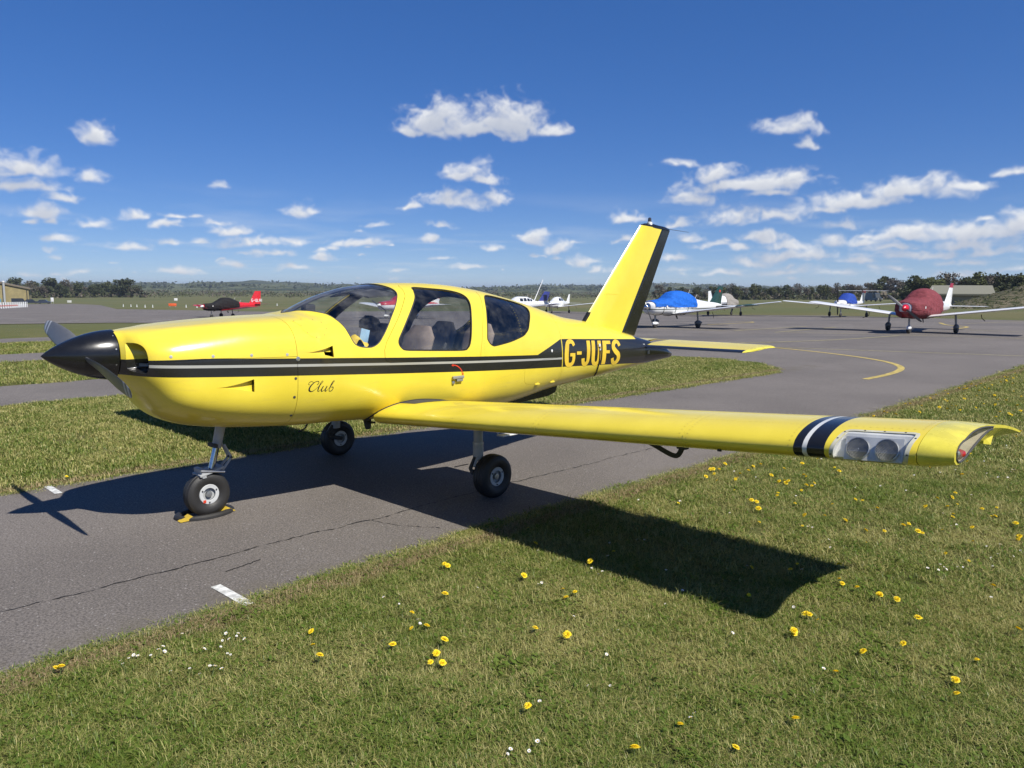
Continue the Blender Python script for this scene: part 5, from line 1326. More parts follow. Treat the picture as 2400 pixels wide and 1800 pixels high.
# 2: bright blue cover, green trim
o2, f2, n2_ = light_plane('covered_aircraft', 'white and green aircraft under a bright blue cover, just right of the yellow fin', (31.84-.95, 16.45), R(-4), .98, body=two_tone('white_green', (.72, .73, .72), (.70, .71, .70), .98, 0, DKGREEN, .022), cover=canvas('bright_blue_canvas', (.010, .115, .50)), cov=(.42, 4.0), cov_a=(2, 178),
            wing=two_tone('white_wing_green', (.70, .71, .70), (.70, .71, .70), -5), tipm=simple('green_tip', DKGREEN, .3), fin=simple('green_fin', DKGREEN, .3, 0, .3), spin=simple('chrome', (.75, .75, .76), .08, 1.0), prop=62, propm=simple('prop_metal', (.35, .36, .34), .3, .8), spat_n=W_WHITE, spat_m=MATS['spat_grey'], gear=(.95, 2.75, 1.40), span=4.55, wz=.72, dihed=.12, seed=2, stab=W_WHITE, grp=GRP)
MB().lathe([(0, .07), (.01, .07)], (6.72, -.045, 1.93), (0, -1, 0), 16).build('fin_badge', M_REDP, n2_)
# 3: grey cover, tail towards us
o3, f3, n3_ = light_plane('covered_aircraft', 'white aircraft with grey canvas cover and black tail band, pointing right beyond the blue one', (59.9, 27.0), R(190), .96, body=two_tone('white_black', (.72, .72, .72), (.02, .02, .022), 1.16), cover=canvas('grey_canvas', (.27, .25, .225)), cov=(.36, 3.7), cov_a=(-20, 200), wing=W_WHITE, fin=W_WHITE, spin=M_MATT, prop=75, propm=M_MATT, seed=3, dihed=.12, grp=GRP,
            finp=[(5.7, 1.22), (6.9, 1.14), (6.95, 2.10), (6.35, 2.15)])
put_text(f3, 'G-BE', 5.25, .90, .27, lambda x, z: .39 - .125*(x-4.3), simple('letter_white', (.8, .8, .8), .4), sg=1)
# 4: T-tail with royal blue cover
PT = [(.30,1.10,.15,.18,.22,2.2),(.5,1.10,.38,.24,.34,2.5),(1.2,1.10,.50,.30,.40,2.8),(1.7,1.08,.53,.60,.40,2.5),(2.1,1.06,.54,.82,.40,2.5),(2.9,1.06,.52,.80,.38,2.5),(3.5,1.06,.40,.45,.32,2.3),(4.3,1.08,.22,.20,.24,2.2),(6.2,1.12,.10,.12,.12,2.0),(6.7,1.12,.04,.06,.06,2.0)]
light_plane('covered_aircraft', 'small white T-tail aircraft under a royal blue cover, left of the maroon one', (57.0-1.0, 16.75), R(3), .94, S=PT, body=two_tone('white_plain', (.72, .72, .72), (.70, .70, .70), .9), cover=canvas('royal_blue_canvas', (.018, .055, .30)), cov=(.9, 3.7), cov_a=(0, 180), wing=W_WHITE, tipm=None, fin=W_WHITE, fincap=simple('bright_red', (.50, .02, .03), .4), spin=W_WHITE, prop=88, propm=M_MATT,
            finp=[(5.5, 1.2), (6.7, 1.12), (6.9, 2.12), (6.2, 2.12)], stabz=2.10, stabspan=1.85, chord=1.2, wz=.86, span=5.0, dihed=.075, gear=(1.0, 2.7, 1.45), seed=4, grp=GRP)
# 5: red military trainer with black cover
PB = [(.30,1.15,.15,.16,.18,2.2),(.45,1.12,.30,.22,.34,2.5),(1.3,1.12,.46,.28,.42,2.8),(1.9,1.12,.52,.55,.42,2.5),(2.4,1.12,.55,.80,.42,2.5),(3.0,1.12,.55,.82,.40,2.5),(3.7,1.12,.48,.62,.36,2.4),(4.3,1.14,.34,.38,.30,2.3),(5.5,1.18,.20,.24,.22,2.2),(6.8,1.22,.07,.14,.12,2.0)]
RED = (.62, .022, .030)
M_RJ = simple('trainer_red', RED, .3, 0, .3)
o5, f5, n5 = light_plane('covered_aircraft', 'red low-wing trainer aircraft under a black cover, far left beyond the cowling', (27.75-1.2, 57.8), R(8), .86, S=PB, body=M_RJ, cover=canvas('black_canvas', (.014, .014, .015)), cov=(.34, 4.15), cov_a=(-88, 268), wing=two_tone('trainer_wing', RED, (.30, .06, .05), -5), fin=M_RJ, spin=W_WHITE, prop=10, propm=simple('prop_red', (.35, .02, .03), .4), gear=(1.2, 2.9, 1.0), spat_n=None, wz=.70, chord=1.4, wle=2.0, span=4.6, dihed=.10, stab=simple('trainer_dark_red', (.18, .012, .02), .35),
            finp=[(5.5, 1.38), (6.85, 1.05), (6.95, 2.62), (6.25, 2.62)], stabz=1.30, stabspan=1.65, seed=5, grp=GRP)
put_text(n5, 'G-ULHI', 5.75, 1.52, .30, lambda x, z: -.075, MATS['letter_white'])
# 6: white and blue aircraft with a row of windows, tail behind the yellow roof line
WIN = [(1.95, 2.45, 1.42, 1.72), (2.58, 3.05, 1.42, 1.74), (3.16, 3.62, 1.42, 1.70), (3.72, 4.12, 1.42, 1.62)]
PC = [(.30,1.10,.2,.20,.25,2.2),(.5,1.10,.45,.27,.40,2.6),(1.3,1.10,.56,.36,.42,2.9),(1.75,1.06,.58,.70,.42,2.6),(2.2,1.05,.58,.84,.42,2.5),(3.4,1.05,.56,.82,.40,2.5),(4.2,1.06,.46,.66,.34,2.4),(5.0,1.08,.32,.40,.28,2.3),(6.6,1.10,.12,.18,.14,2.0),(7.3,1.10,.04,.08,.06,2.0)]
M_BLUEFIN = two_tone('fin_blue_white', (.035, .045, .22), (.72, .72, .72), 1.42)
o6, f6, n6 = light_plane('parked_aircraft', 'white aircraft with blue and white fin and row of windows behind the yellow roof', (46.2, 41.6), R(6), .88, S=PC, body=W_WHITE, windows=WIN, wing=W_WHITE, fin=M_BLUEFIN, stab=simple('navy_tailplane', (.03, .032, .05), .4), stabz=2.05, stabspan=1.8, finp=[(5.55, 1.2), (7.25, 1.12), (7.85, 2.38), (6.85, 2.42)], tipm=simple('navy_tip', (.03, .035, .12), .4), gear=(1.0, 3.0, 1.5), seed=6, grp=GRP)
MB().tube([(5.0, 0, 1.40), (6.55, 0, 3.65)], [.05, .028], 8).build('mast_aerial', M_WHITE, o6)
# 7: small white aircraft beyond it
light_plane('parked_aircraft', 'small plain white aircraft facing us between the blue fin and the yellow fin', (55.5, 44.6), R(20), .85, body=W_WHITE, windows=[(1.95, 2.6, 1.45, 1.75), (2.7, 3.3, 1.45, 1.72)], wing=W_WHITE, fin=W_WHITE, spin=W_WHITE, prop=85, propm=M_MATT, seed=7, grp=GRP)
# 8: red and white aircraft seen through the cabin
o8, f8, n8 = light_plane('parked_aircraft', 'red and white aircraft seen through the yellow aircraft cabin windows', (33.5, 42.6), R(4), .95, body=two_tone('red_over_white', (.42, .025, .04), (.72, .72, .72), 1.10, .01), windows=[(1.95, 2.6, 1.45, 1.75), (2.7, 3.3, 1.45, 1.72)], wing=W_WHITE, fin=two_tone('fin_red_white', (.42, .025, .04), (.72, .72, .72), 1.6), spat_n=W_WHITE, spat_m=W_WHITE, seed=8, grp=GRP)

# ================================================================ beyond the apron
# ---- trees
def leaf_mat(name, a, b, tr=.25):
    m, N = new_mat(name); oi = N.n('ShaderNodeObjectInfo', _o='Random'); pos = N.n('ShaderNodeTexCoord', _o='Object')
    n = N.noise(pos, .35, 3, .6); c = N.mix(N.ss(n, .3, .7), a, b); c = N.mix(N.m('MULTIPLY', oi, .35), c, (.070, .066, .040))
    d = N.n('ShaderNodeBsdfDiffuse', iColor=c); t = N.n('ShaderNodeBsdfTranslucent', iColor=c); finish(N, N.n('ShaderNodeMixShader', i0=tr, i1=d, i2=t)); return m
LEAF = [leaf_mat('leaf_dark_green', (.060, .075, .040), (.100, .116, .056)), leaf_mat('leaf_spring_green', (.088, .102, .046), (.132, .142, .062)), leaf_mat('twig_brown', (.115, .100, .080), (.170, .146, .114), .1)]
M_BARK = simple('bark', (.060, .050, .040), .9, bump=.6, bscale=6)
def crown_mesh(seed, kind):
    rr = np.random.default_rng(seed); vs, fs = [], []
    ncl = rr.integers(9, 14); cl = []
    for k in range(ncl):
        a = rr.uniform(0, 2*math.pi); r = rr.uniform(0, .30); h = rr.uniform(.32, .86); cl.append((r*math.cos(a)*(1.25-.5*h), r*math.sin(a)*(1.25-.5*h), h, rr.uniform(.11, .21)))
    nq = 950
    for i in range(nq):
        cx, cy, cz, cr = cl[rr.integers(0, ncl)]; d = rr.normal(0, 1, 3); d /= np.linalg.norm(d); q = np.array([cx, cy, cz]) + d*cr*rr.uniform(.45, 1.08)*np.array([1, 1, .82])
        s = rr.uniform(.022, .050)*(1 if kind < 2 else .75); u = rr.normal(0, 1, 3); u /= np.linalg.norm(u); v = np.cross(u, rr.normal(0, 1, 3)); v /= np.linalg.norm(v); b = len(vs)
        vs += [q-u*s, q+v*s*.8, q+u*s, q-v*s*.8]; fs.append((b, b+1, b+2, b+3))
    me = bpy.data.meshes.new('crown'); me.from_pydata([tuple(p) for p in vs], [], fs); me.materials.append(LEAF[kind]); me.update(); return me
def trunk_mesh(seed):
    rr = random.Random(seed); mb = MB(); mb.tube([(0, 0, -.02), (.005, 0, .2), (.0, .01, .45), (.01, .0, .72)], [.026, .020, .013, .004], 7)
    for k in range(7):
        a = rr.uniform(0, 6.28); h = rr.uniform(.22, .5); L = rr.uniform(.16, .30); mb.tube([(0, 0, h), (L*.5*math.cos(a), L*.5*math.sin(a), h+L*.55), (L*math.cos(a), L*math.sin(a), h+L*1.15)], [.010, .006, .002], 5)
    me = bpy.data.meshes.new('trunk'); me.from_pydata([tuple(v) for v in mb.v], [], mb.f); me.materials.append(M_BARK); me.update(); return me
CROWNS = [(crown_mesh(100+i, (0, 1, 2)[i % 3]), (0, 1, 2)[i % 3]) for i in range(9)]; TRUNKS = [trunk_mesh(i) for i in range(4)]
tr = random.Random(11)
KN = ['dense dark green tree', 'pale spring green tree', 'bare brownish tree']
def tree(x, y, h, kind=None, where='in the far tree line', wide=1.0, grp='trees of the far tree line'):
    c = tr.choice([q for q in CROWNS if kind is None or q[1] == kind]); o = empty('tree', (x, y, gz(x, y)-.3), tr.uniform(0, 6.28)); o.scale = (h*wide, h*wide, h)
    for nm, me in (('crown', c[0]), ('trunk', tr.choice(TRUNKS))): link(bpy.data.objects.new(nm, me), o)
    BASE.append((x, y, h)); tag(o, KN[c[1]] + ' ' + where, 'tree', grp + ', ' + KN[c[1]])
BASE = []
def polar(u_deg, d):
    a = R(u_deg); return -1.5 + d*math.cos(a), -5.8 + d*math.sin(a)
# right-hand tree line (azimuth in degrees from +X)
NT = 0
for k in range(62):
    t = k/61; azd = 33.5 - 24.5*t + tr.uniform(-.15, .15); d = 430 - 150*t**1.5 + tr.uniform(-25, 35)
    h = (6.2 + 3.2*t**2)*tr.uniform(.8, 1.25)*d/400*1.12
    if k in (37, 38): h *= 1.35
    tree(*polar(azd, d), h, kind=tr.choice([0, 1, 2, 2, 1] if t < .75 else [0, 0, 1, 2]), where='in the tree line right of the yellow fin', wide=tr.uniform(.9, 1.25), grp='right tree line')
for k in range(16):
    t = k/15; azd = 17.0 - 8.0*t; d = 225 + tr.uniform(-15, 15); tree(*polar(azd, d), tr.uniform(6.2, 8.2), kind=tr.choice([0, 0, 1, 2]), where='in the tall wood at the far right', wide=1.15, grp='far right wood')
# left-hand wood behind the hangar
for k in range(34):
    azd = 79.5 - 8.6*(k/33) + tr.uniform(-.2, .2); d = tr.uniform(520, 640); tree(*polar(azd, d), tr.uniform(8, 11.5), kind=tr.choice([0, 0, 0, 1, 2]), where='in the wood behind the hangar', wide=1.25, grp='wood behind the hangar')
for azd, d, h in ((70.6, 560, 13), (71.2, 570, 12.5), (75.0, 560, 13.5), (76.9, 565, 13.5)): tree(*polar(azd, d), h, kind=0, where='in the wood behind the hangar', wide=1.4, grp='wood behind the hangar')
# ---- far woodland, scrub and hedges as masses
def mass(name, spots, mat_i, label, cat):
    rr = np.random.default_rng(len(spots)); vs, fs = [], []
    for x, y, h, w_, nq in spots:
        for i in range(nq):
            d = rr.normal(0, 1, 3); d /= np.linalg.norm(d); d[2] = abs(d[2]); q = np.array([x, y, gz(x, y)-.2]) + d*np.array([w_, w_, h])*rr.uniform(.7, 1.05)
            s = rr.uniform(.10, .22)*max(h, 1.2); u = rr.normal(0, 1, 3); u /= np.linalg.norm(u); v = np.cross(u, rr.normal(0, 1, 3)); v /= np.linalg.norm(v); b = len(vs); vs += [q-u*s, q+v*s, q+u*s, q-v*s]; fs.append((b, b+1, b+2, b+3))
    o = mesh_obj(name, vs, fs, LEAF[mat_i], None, False); tag(o, label, cat, kind='stuff'); return o
for j in range(3):
    us = []
    for k, (x, y, h) in enumerate(BASE):
        for q in range(3):
            if (k + q) % 3 == j: us.append((x + tr.uniform(-5, 5), y + tr.uniform(-5, 5), h*tr.uniform(.30, .55), h*tr.uniform(.35, .7), 34))
    mass('undergrowth', us, j, ('dark green', 'pale green', 'brown leafless')[j] + ' undergrowth beneath the trees', 'scrub')
for i, (lab, d0, d1, hh) in enumerate((('dark green scrub along the far side of the airfield', 560, 900, 3.6), ('pale green hedges across the far fields', 620, 1500, 4.0), ('brown leafless scrub across the far fields', 560, 1300, 4.2))):
    sp_ = []
    for k in range(520):
        azd = tr.uniform(8, 82); d = tr.uniform(d0, d1)
        if i == 1: d = 640 + 170*int((d-640)/170) + tr.uniform(-8, 8)
        x, y = polar(azd, d); h = hh*tr.uniform(.4, 1.15)*(d/800)**.6; sp_.append((x, y, h, h*tr.uniform(1.0, 2.6), 20))
    mass(('scrub', 'hedgerow', 'thicket')[i], sp_, i, lab, 'scrub')
# ---- hills
def hill_mat():
    m, N = new_mat('far_hills'); pos = N.n('ShaderNodeNewGeometry', _o='Position'); n = N.noise(pos, .004, 5, .6); n2 = N.noise(pos, .03, 5, .65)
    c = N.mix(N.ss(n, .42, .55), (.034, .048, .024), (.110, .122, .060)); c = N.mix(N.ss(n2, .5, .65), c, (.040, .046, .028))
    finish(N, principled(N, c, .95, 0, 0, bump_of(N, n2, 1.0, 8), .1)); return m
rows = []
for azd in np.linspace(-30, 130, 220):
    row = []
    for d in (1150, 1500, 1900, 2300, 2700, 3200, 3900):
        x, y = polar(azd, d); t = (d-1150)/1550
        z = -4.4 + (22 + 6*math.sin(azd*.21+1) + 3*math.sin(azd*.63))*min(1, t)**1.5 + 2.2*math.sin(azd*1.9+d*.01) *min(1, t) + (1.6*math.sin(azd*5.3)+1.2*math.sin(azd*11.7+2))*min(1, t)
        if d > 3500: z = -5.0
        row.append(Vector((x, y, z)))
    rows.append(row)
mb = MB(); mb.grid(rows); tag(mb.build('hills', hill_mat(), None), kind='structure')
sp_ = []
for k in range(700):
    azd = tr.uniform(0, 90); d = tr.uniform(1700, 2680); x, y = polar(azd, d); sp_.append((x, y, azd, d))
vs, fs = [], []; rr = np.random.default_rng(2)
for x, y, azd, d in sp_:
    t = (d-1150)/1550; z0 = -4.4 + (22 + 6*math.sin(azd*.21+1) + 3*math.sin(azd*.63))*min(1, t)**1.5
    for i in range(10):
        q = np.array([x, y, z0 + 1]) + rr.normal(0, 1, 3)*np.array([16, 16, 2.2]); s = rr.uniform(3, 6); u = rr.normal(0, 1, 3); u[2] *= .5; u /= np.linalg.norm(u); v = np.cross(u, rr.normal(0, 1, 3)); v /= np.linalg.norm(v); b = len(vs); vs += [q-u*s, q+v*s*.7, q+u*s, q-v*s*.7]; fs.append((b, b+1, b+2, b+3))
tag(mesh_obj('hill_woods', vs, fs, LEAF[0], None, False), 'dark woods on the distant hills', 'woodland', kind='stuff')

# ---- earth bank at the right, low shed beside it
M_BANK = grass_bank = None
def bank_mat():
    m, N = new_mat('rough_bank'); pos = N.n('ShaderNodeNewGeometry', _o='Position'); n = N.noise(pos, 1.1, 5, .65); n2 = N.noise(pos, 4.0, 4, .65)
    c = N.mix(N.ss(n, .38, .62), (.040, .052, .020), (.17, .145, .095)); c = N.mix(N.ss(n2, .55, .75), c, (.035, .045, .016)); finish(N, principled(N, c, .95, 0, 0, bump_of(N, n2, 1.0, .25), .1)); return m
rows = []
for i in range(41):
    t = i/40; row = []
    ax, ay = 103+t*16, 21.5-t*30
    for j in range(15):
        s = j/14; hgt = 3.1*min(1, (t*3.2))**.8*math.sin(math.pi*min(1, s*.62))**1.2; row.append(Vector((ax + s*16, ay + s*5, gz(ax, ay)-.05 + hgt*(1+.08*math.sin(9*t+5*s)))))
    rows.append(row)
mb = MB(); mb.grid(rows); o = mb.build('earth_bank', bank_mat()); tag(o, 'scrubby earth bank rising at the right edge', 'earth bank')
vs, fs = [], []; rr = np.random.default_rng(5)
for k in range(1500):
    i = rr.integers(1, 40); j = rr.integers(0, 11); p = rows[i][j]; q = np.array(p) + rr.normal(0, 1, 3)*np.array([.4, .4, .10]) + np.array([0, 0, .08]); s = rr.uniform(.06, .20); u = rr.normal(0, 1, 3); u /= np.linalg.norm(u); v = np.cross(u, rr.normal(0, 1, 3)); v /= np.linalg.norm(v); b = len(vs); vs += [q-u*s, q+v*s*.7, q+u*s, q-v*s*.7]; fs.append((b, b+1, b+2, b+3))
oo = mesh_obj('bank_scrub', vs, fs, LEAF[1], None, False); tag(oo, 'tufts of scrub on the earth bank', 'scrub', kind='stuff')
M_SHED = simple('shed_olive', (.26, .24, .17), .8); M_ROOFP = simple('shed_roof_pale', (.215, .205, .14), .7)
sh_ = empty('storage_shed', (168, 40, gz(168, 40)), R(-76)); tag(sh_, 'low olive shed with pale roof edge beside the earth bank', 'shed')
MB().prism([(-2, -7, 0), (-2, 16, 0), (-2, 16, 3.3), (-2, -7, 1.6)], (10, 0, 0)).build('wall', M_SHED, sh_, smooth=False)
MB().prism([(-2.6, -7.6, 1.65), (-2.6, 16.6, 3.42), (-2.6, 16.6, 3.72), (-2.6, -7.6, 1.95)], (11.2, 0, 0)).build('roof', M_ROOFP, sh_, smooth=False)
MB().box((-2.05, 12.5, 1.2), (.12, 4.2, 2.4)).build('door', M_DKGREY, sh_, smooth=False)
pf = []
for azd, d in ((16.8, 330), (9, 280), (9, 420), (17.5, 460)): pf.append(polar(azd, d))
mesh_obj('stubble_field', [(x, y, gz(x, y) + z) for (x, y), z in zip(pf, (.3, .5, 3.4, 2.6))], [(0, 1, 2, 3)], simple('stubble', (.22, .205, .115), .9, scale=.2), None, False)['kind'] = 'structure'

# ---- hangar at the left edge
hg = empty('hangar', (85.5, 349, gz(85, 349)), R(-16)); tag(hg, 'olive yellow hangar with sloping roof and tall flues at the left edge', 'building')
M_HW = simple('hangar_wall', (.28, .23, .105), .8, var=.18, scale=.6); M_HR = simple('hangar_roof', (.16, .13, .085), .7)
MB().prism([(0, 0, 0), (-42, 0, 0), (-42, 0, 15.2), (0, 0, 5.3)], (0, 26, 0)).build('wall', M_HW, hg, smooth=False)
rf = MB().prism([(.6, -.5, 5.25), (-42.5, -.5, 15.3), (-42.5, -.5, 15.9), (.6, -.5, 5.75)], (0, 27, 0)).build('roof', M_HR, hg, smooth=False)
for x in (-11.3, -8.2):
    p = MB().tube([(x, -.7, 0 if x > -9 else 2.6), (x, -.7, 8.1 if x > -9 else 8.9)], .42 if x > -9 else .26, 12).build('flue', M_GREYP, hg); MB().lathe([(0, .5), (.35, .5), (.5, .2)], (x, -.7, 8.1 if x > -9 else 8.9), (0, 0, 1), 12).build('flue_cap', M_WHITE, p)
MB().tube([(-.6, -.25, 0), (-.6, -.25, 5.1)], .12, 8).build('downpipe', M_DKGREY, hg); MB().box((-10.4, -.25, 6.1), (.5, .3, .45)).build('floodlight', M_WHITE, hg)
MB().box((-13.4, -1.2, 3.5), (3.6, 2.2, .18), Matrix.Rotation(R(-12), 3, 'Y')).build('porch_roof', M_HR, hg); MB().box((-13.6, -.1, 1.4), (1.6, .2, 2.8)).build('door', M_DKGREY, hg); MB().box((-13.6, -.1, 5.1), (2.4, .15, 1.2)).build('window', M_GLD, hg)
wb = MB().lathe([(0, .6), (.1, .72), (1.5, .72), (1.65, .55), (1.8, .2)], (0, 0, 0), (0, 0, 1), 16).build('water_butt', simple('butt_blue', (.10, .28, .45), .5)); wb.location = (75.2, 349.2, gz(75, 349)); tag(wb, 'pale blue tank against the hangar wall', 'tank')

# ---- vehicles
def car(name, label, loc, rz, col, L=4.4, H=1.55, van=False, grp=None):
    o = empty(name, (loc[0], loc[1], gz(*loc)), rz); tag(o, label, 'van' if van else 'car', grp)
    prof = [(-L/2, .35), (-L/2, .78), (-L/2+.25, .92), (-L/2+1.05, 1.0), (-L/2+1.75, H-.04), (-L/2+2.2, H), (L/2-.9, H), (L/2-.25, 1.05), (L/2, .95), (L/2, .35)] if not van else [(-L/2, .35), (-L/2, .95), (-L/2+.7, 1.15), (-L/2+1.2, H-.08), (-L/2+1.5, H), (L/2-.05, H), (L/2, H-.1), (L/2, .35)]
    rows = [[Vector((x, y*(1 if z < 1.05 else .86), z)) for x, z in prof] for y in (-.88, -.80, .80, .88)]
    mb = MB(); mb.grid(rows, closed=True); mb.add(rows[0], [tuple(range(len(prof)))]); mb.add(rows[-1], [tuple(range(len(prof)))]); mb.build('body', simple('car_%s' % label[:14].replace(' ', '_'), col, .25, 0, .6), o, sharp=30)
    for sg in (-1, 1):
        MB().prism([(-L/2+1.2, sg*.79, 1.03), (-L/2+1.8, sg*.775, H-.1), (L/2-1.0 if not van else -L/2+2.2, sg*.775, H-.1), (L/2-.45 if not van else -L/2+2.2, sg*.79, 1.05)], (0, sg*.02, 0)).build('side_window', M_GLD, o, smooth=False)
        MB().box((-L/2, sg*.62, .72), (.05, .3, .14)).build('headlight', M_WHITE, o)
    MB().prism([(-L/2+1.0, -.68, 1.03), (-L/2+1.0, .68, 1.03), (-L/2+1.72, .62, H-.08), (-L/2+1.72, -.62, H-.08)], (-.03, 0, .02)).build('windscreen', M_GLD, o, smooth=False)
    for x in (-L/2+.8, L/2-.8):
        for sg in (-1, 1): MB().lathe([(-.1, .2), (-.1, .30), (0, .32), (.1, .30), (.1, .2)], (x, sg*.80, .32), (0, 1, 0), 16).build('wheel', M_TYRE2, o)
    return o
car('parked_van', 'dark van parked nearest the hangar wall', (76.8, 327), R(170), (.015, .017, .022), 4.9, 2.05, True, 'cars by the hangar')
car('parked_car', 'dark car parked by the hangar corner beside the van', (80.2, 325), R(165), (.016, .018, .024), 4.5, 1.7, False, 'cars by the hangar')
car('parked_car', 'dark car with pale bonnet parked apart to the right of the hangar', (83.2, 320), R(160), (.03, .034, .045), 4.4, 1.6, False, 'cars by the hangar')
for k, (x, y, lb) in enumerate(((190.9, 745, 'white van standing alone in the far field'), (190.5, 700, 'white van, left one of three in the far field'), (204, 744, 'white van, middle one of three in the far field'), (215, 769, 'white van, right one of three in the far field'))): car('white_van', lb, (x, y), R(150), (.75, .75, .74), 5.2, 2.3, True, 'white vans in the far field')
x_, y_ = polar(19.2, 240); car('parked_truck', 'small dark truck with pale load parked beyond the apron', (x_, y_), R(60), (.05, .055, .05), 5.2, 2.4, True)

# ---- barrier posts, signs, markers
for k in range(2):
    for i in range(14):
        t = i/13; x, y = 33.6 + 11.5*t + 1.2*k, 157 + 29*t + 6*k; o = empty('barrier_post', (x, y, gz(x, y)))
        MB().tube([(0, 0, 0), (0, 0, 1.15)], [.075, .06], 8).build('post', W_WHITE, o); MB().tube([(0, 0, .35), (0, 0, .60)], .078, 8).build('band', simple('faded_red', (.55, .20, .17), .6) if 'faded_red' not in MATS and i < 9 else (MATS['faded_red'] if i < 9 else W_WHITE), o)
        tag(o, ('white post with red band in the ' if i < 9 else 'plain white post in the ') + ('nearer' if k == 0 else 'farther') + ' row by the hangar', 'post', 'barrier posts by the hangar, %s %s' % ('red' if i < 9 else 'white', 'near' if k == 0 else 'far'))
def sign(x, y, w_, h, zc_, col, label, name='sign_board', legs=True):
    o = empty(name, (x, y, gz(x, y)), R(50)); tag(o, label, 'sign')
    MB().box((0, 0, zc_), (.12, w_, h), None, .02).build('board', simple('sign_%d' % int(x*10), col, .6), o)
    if legs:
        for s_ in (-.35, .35): MB().tube([(0, w_*s_, 0), (0, w_*s_, zc_)], .05, 6).build('leg', M_GREYP, o)
sign(84.6, 315, 1.0, 1.5, 1.6, (.75, .75, .73), 'white notice board right of the cars by the hangar'); sign(96, 335, 1.6, .9, .6, (.6, .6, .55), 'low pale marker board at the far apron edge', 'marker_board')
sign(147, 357, 1.5, 1.1, .9, (.78, .78, .76), 'white square marker in the grass above the orange one', 'marker_board'); sign(62, 151, 1.5, .55, .45, (.75, .12, .03), 'orange and white marker board at the apron edge left of the red aircraft', 'marker_board')
for k, (x, y) in enumerate(((60.8,170),(58.2,159.4),(56.1,149.4),(57.0,148.0),(60.2,140.3),(59.3,133.5),(60.1,172.5),(86,153))):
    o = MB().lathe([(0, .14), (.05, .14), (.07, .07), (.45, .05), (.52, .02)], (0, 0, 0), (0, 0, 1), 10).build('edge_marker', W_WHITE); o.location = (x, y, gz(x, y)); tag(o, 'small white marker post along the far apron edge', 'marker post', 'white edge marker posts')

# ================================================================ turf
def blade_mat():
    m, N = new_mat('grass_blades'); pos = N.n('ShaderNodeNewGeometry', _o='Position'); at_ = N.n('ShaderNodeAttribute', _o='Fac', attribute_name='rnd', attribute_type='GEOMETRY')
    oi = N.n('ShaderNodeObjectInfo', _o='Random')
    n1 = N.noise(pos, .75, 5, .62); n2 = N.noise(pos, 2.6, 4, .6)
    dry = N.ss(N.m('ADD', N.m('ADD', N.m('MULTIPLY', n1, 1.0), N.m('MULTIPLY', n2, .75)), N.m('MULTIPLY', at_, .62)), .97, 1.42)
    g = N.mix(at_, (.080, .132, .018), (.225, .285, .045)); g = N.mix(N.m('MULTIPLY', oi, .35), g, (.150, .212, .030))
    s = N.mix(N.m('FRACT', N.m('MULTIPLY', at_, 7.3)), (.310, .288, .085), (.550, .490, .205))
    c = N.mix(dry, g, s)
    x, y, z = N.xyz(pos)
    e = N.m('ABSOLUTE', N.m('SUBTRACT', N.m('ABSOLUTE', y), 1.95)); edge = N.m('MULTIPLY', N.ss(N.m('ADD', e, N.m('MULTIPLY', N.m('SUBTRACT', n2, .5), .30)), .15, .02), N.m('LESS_THAN', x, 24))
    c = N.mix(N.m('MULTIPLY', edge, N.ss(at_, .1, .5)), c, N.mix(at_, (.30, .21, .10), (.42, .33, .18)))
    d = N.n('ShaderNodeBsdfDiffuse', iColor=c); t = N.n('ShaderNodeBsdfTranslucent', iColor=c); gl = N.n('ShaderNodeBsdfGlossy', iRoughness=.45, iColor=(1, 1, 1, 1))
    a = N.n('ShaderNodeMixShader', i0=.30, i1=d, i2=t); finish(N, N.n('ShaderNodeMixShader', i0=.02, i1=a, i2=gl)); return m
M_BLADEG = blade_mat()
def tuft(seed, n, spread, hmin, hmax, wd, lean=.7, broad=0, bl=1.0):
    rr = np.random.default_rng(seed); vs, fs, at = [], [], []
    for i in range(n):
        p = np.array([*rr.uniform(-spread, spread, 2), -.004]); a = rr.uniform(0, 2*math.pi); h = rr.uniform(hmin, hmax); le = rr.uniform(.15, 1)*lean; w_ = wd*rr.uniform(.6, 1.3); rv = rr.random()
        d = np.array([math.cos(a), math.sin(a), 0]); sd_ = np.array([-d[1], d[0], 0]); b = len(vs)
        for t, k in ((0, .8), (.45, 1.0), (.8, .65)):
            c = p + d*h*le*t**1.7 + np.array([0, 0, h*t*(1-.30*le*t)]); vs += [c - sd_*w_*k/2, c + sd_*w_*k/2]
        vs.append(p + d*h*le*1.12 + np.array([0, 0, h*(1-.36*le)])); at += [rv]*7
        fs += [(b, b+1, b+3, b+2), (b+2, b+3, b+5, b+4), (b+4, b+5, b+6)]
    for i in range(broad):                                   # clover and plantain leaves
        p = np.array([*rr.uniform(-spread, spread, 2), rr.uniform(.006, .02)]); a = rr.uniform(0, 6.28); L = rr.uniform(.012, .030)*bl; d = np.array([math.cos(a), math.sin(a), .35]); sd_ = np.array([-math.sin(a), math.cos(a), 0]); b = len(vs)
        vs += [p, p + d*L*.5 + sd_*L*.30, p + d*L, p + d*L*.5 - sd_*L*.30]; at += [rr.uniform(0, .25)]*4; fs.append((b, b+1, b+2, b+3))
    me = bpy.data.meshes.new('tuft'); me.from_pydata([tuple(v) for v in vs], [], fs); me.materials.append(M_BLADEG)
    me.attributes.new('rnd', 'FLOAT', 'POINT').data.foreach_set('value', at); me.update()
    return bpy.data.objects.new('tuft_%d' % seed, me)
def coll(name, obs):
    c = bpy.data.collections.new(name)
    for o in obs: c.objects.link(o)
    return c
C_NEAR = coll('near_tufts', [tuft(i, 74, .070, .016, .050, .0021, 1.5, 8 if i % 3 == 0 else 2) for i in range(10)])
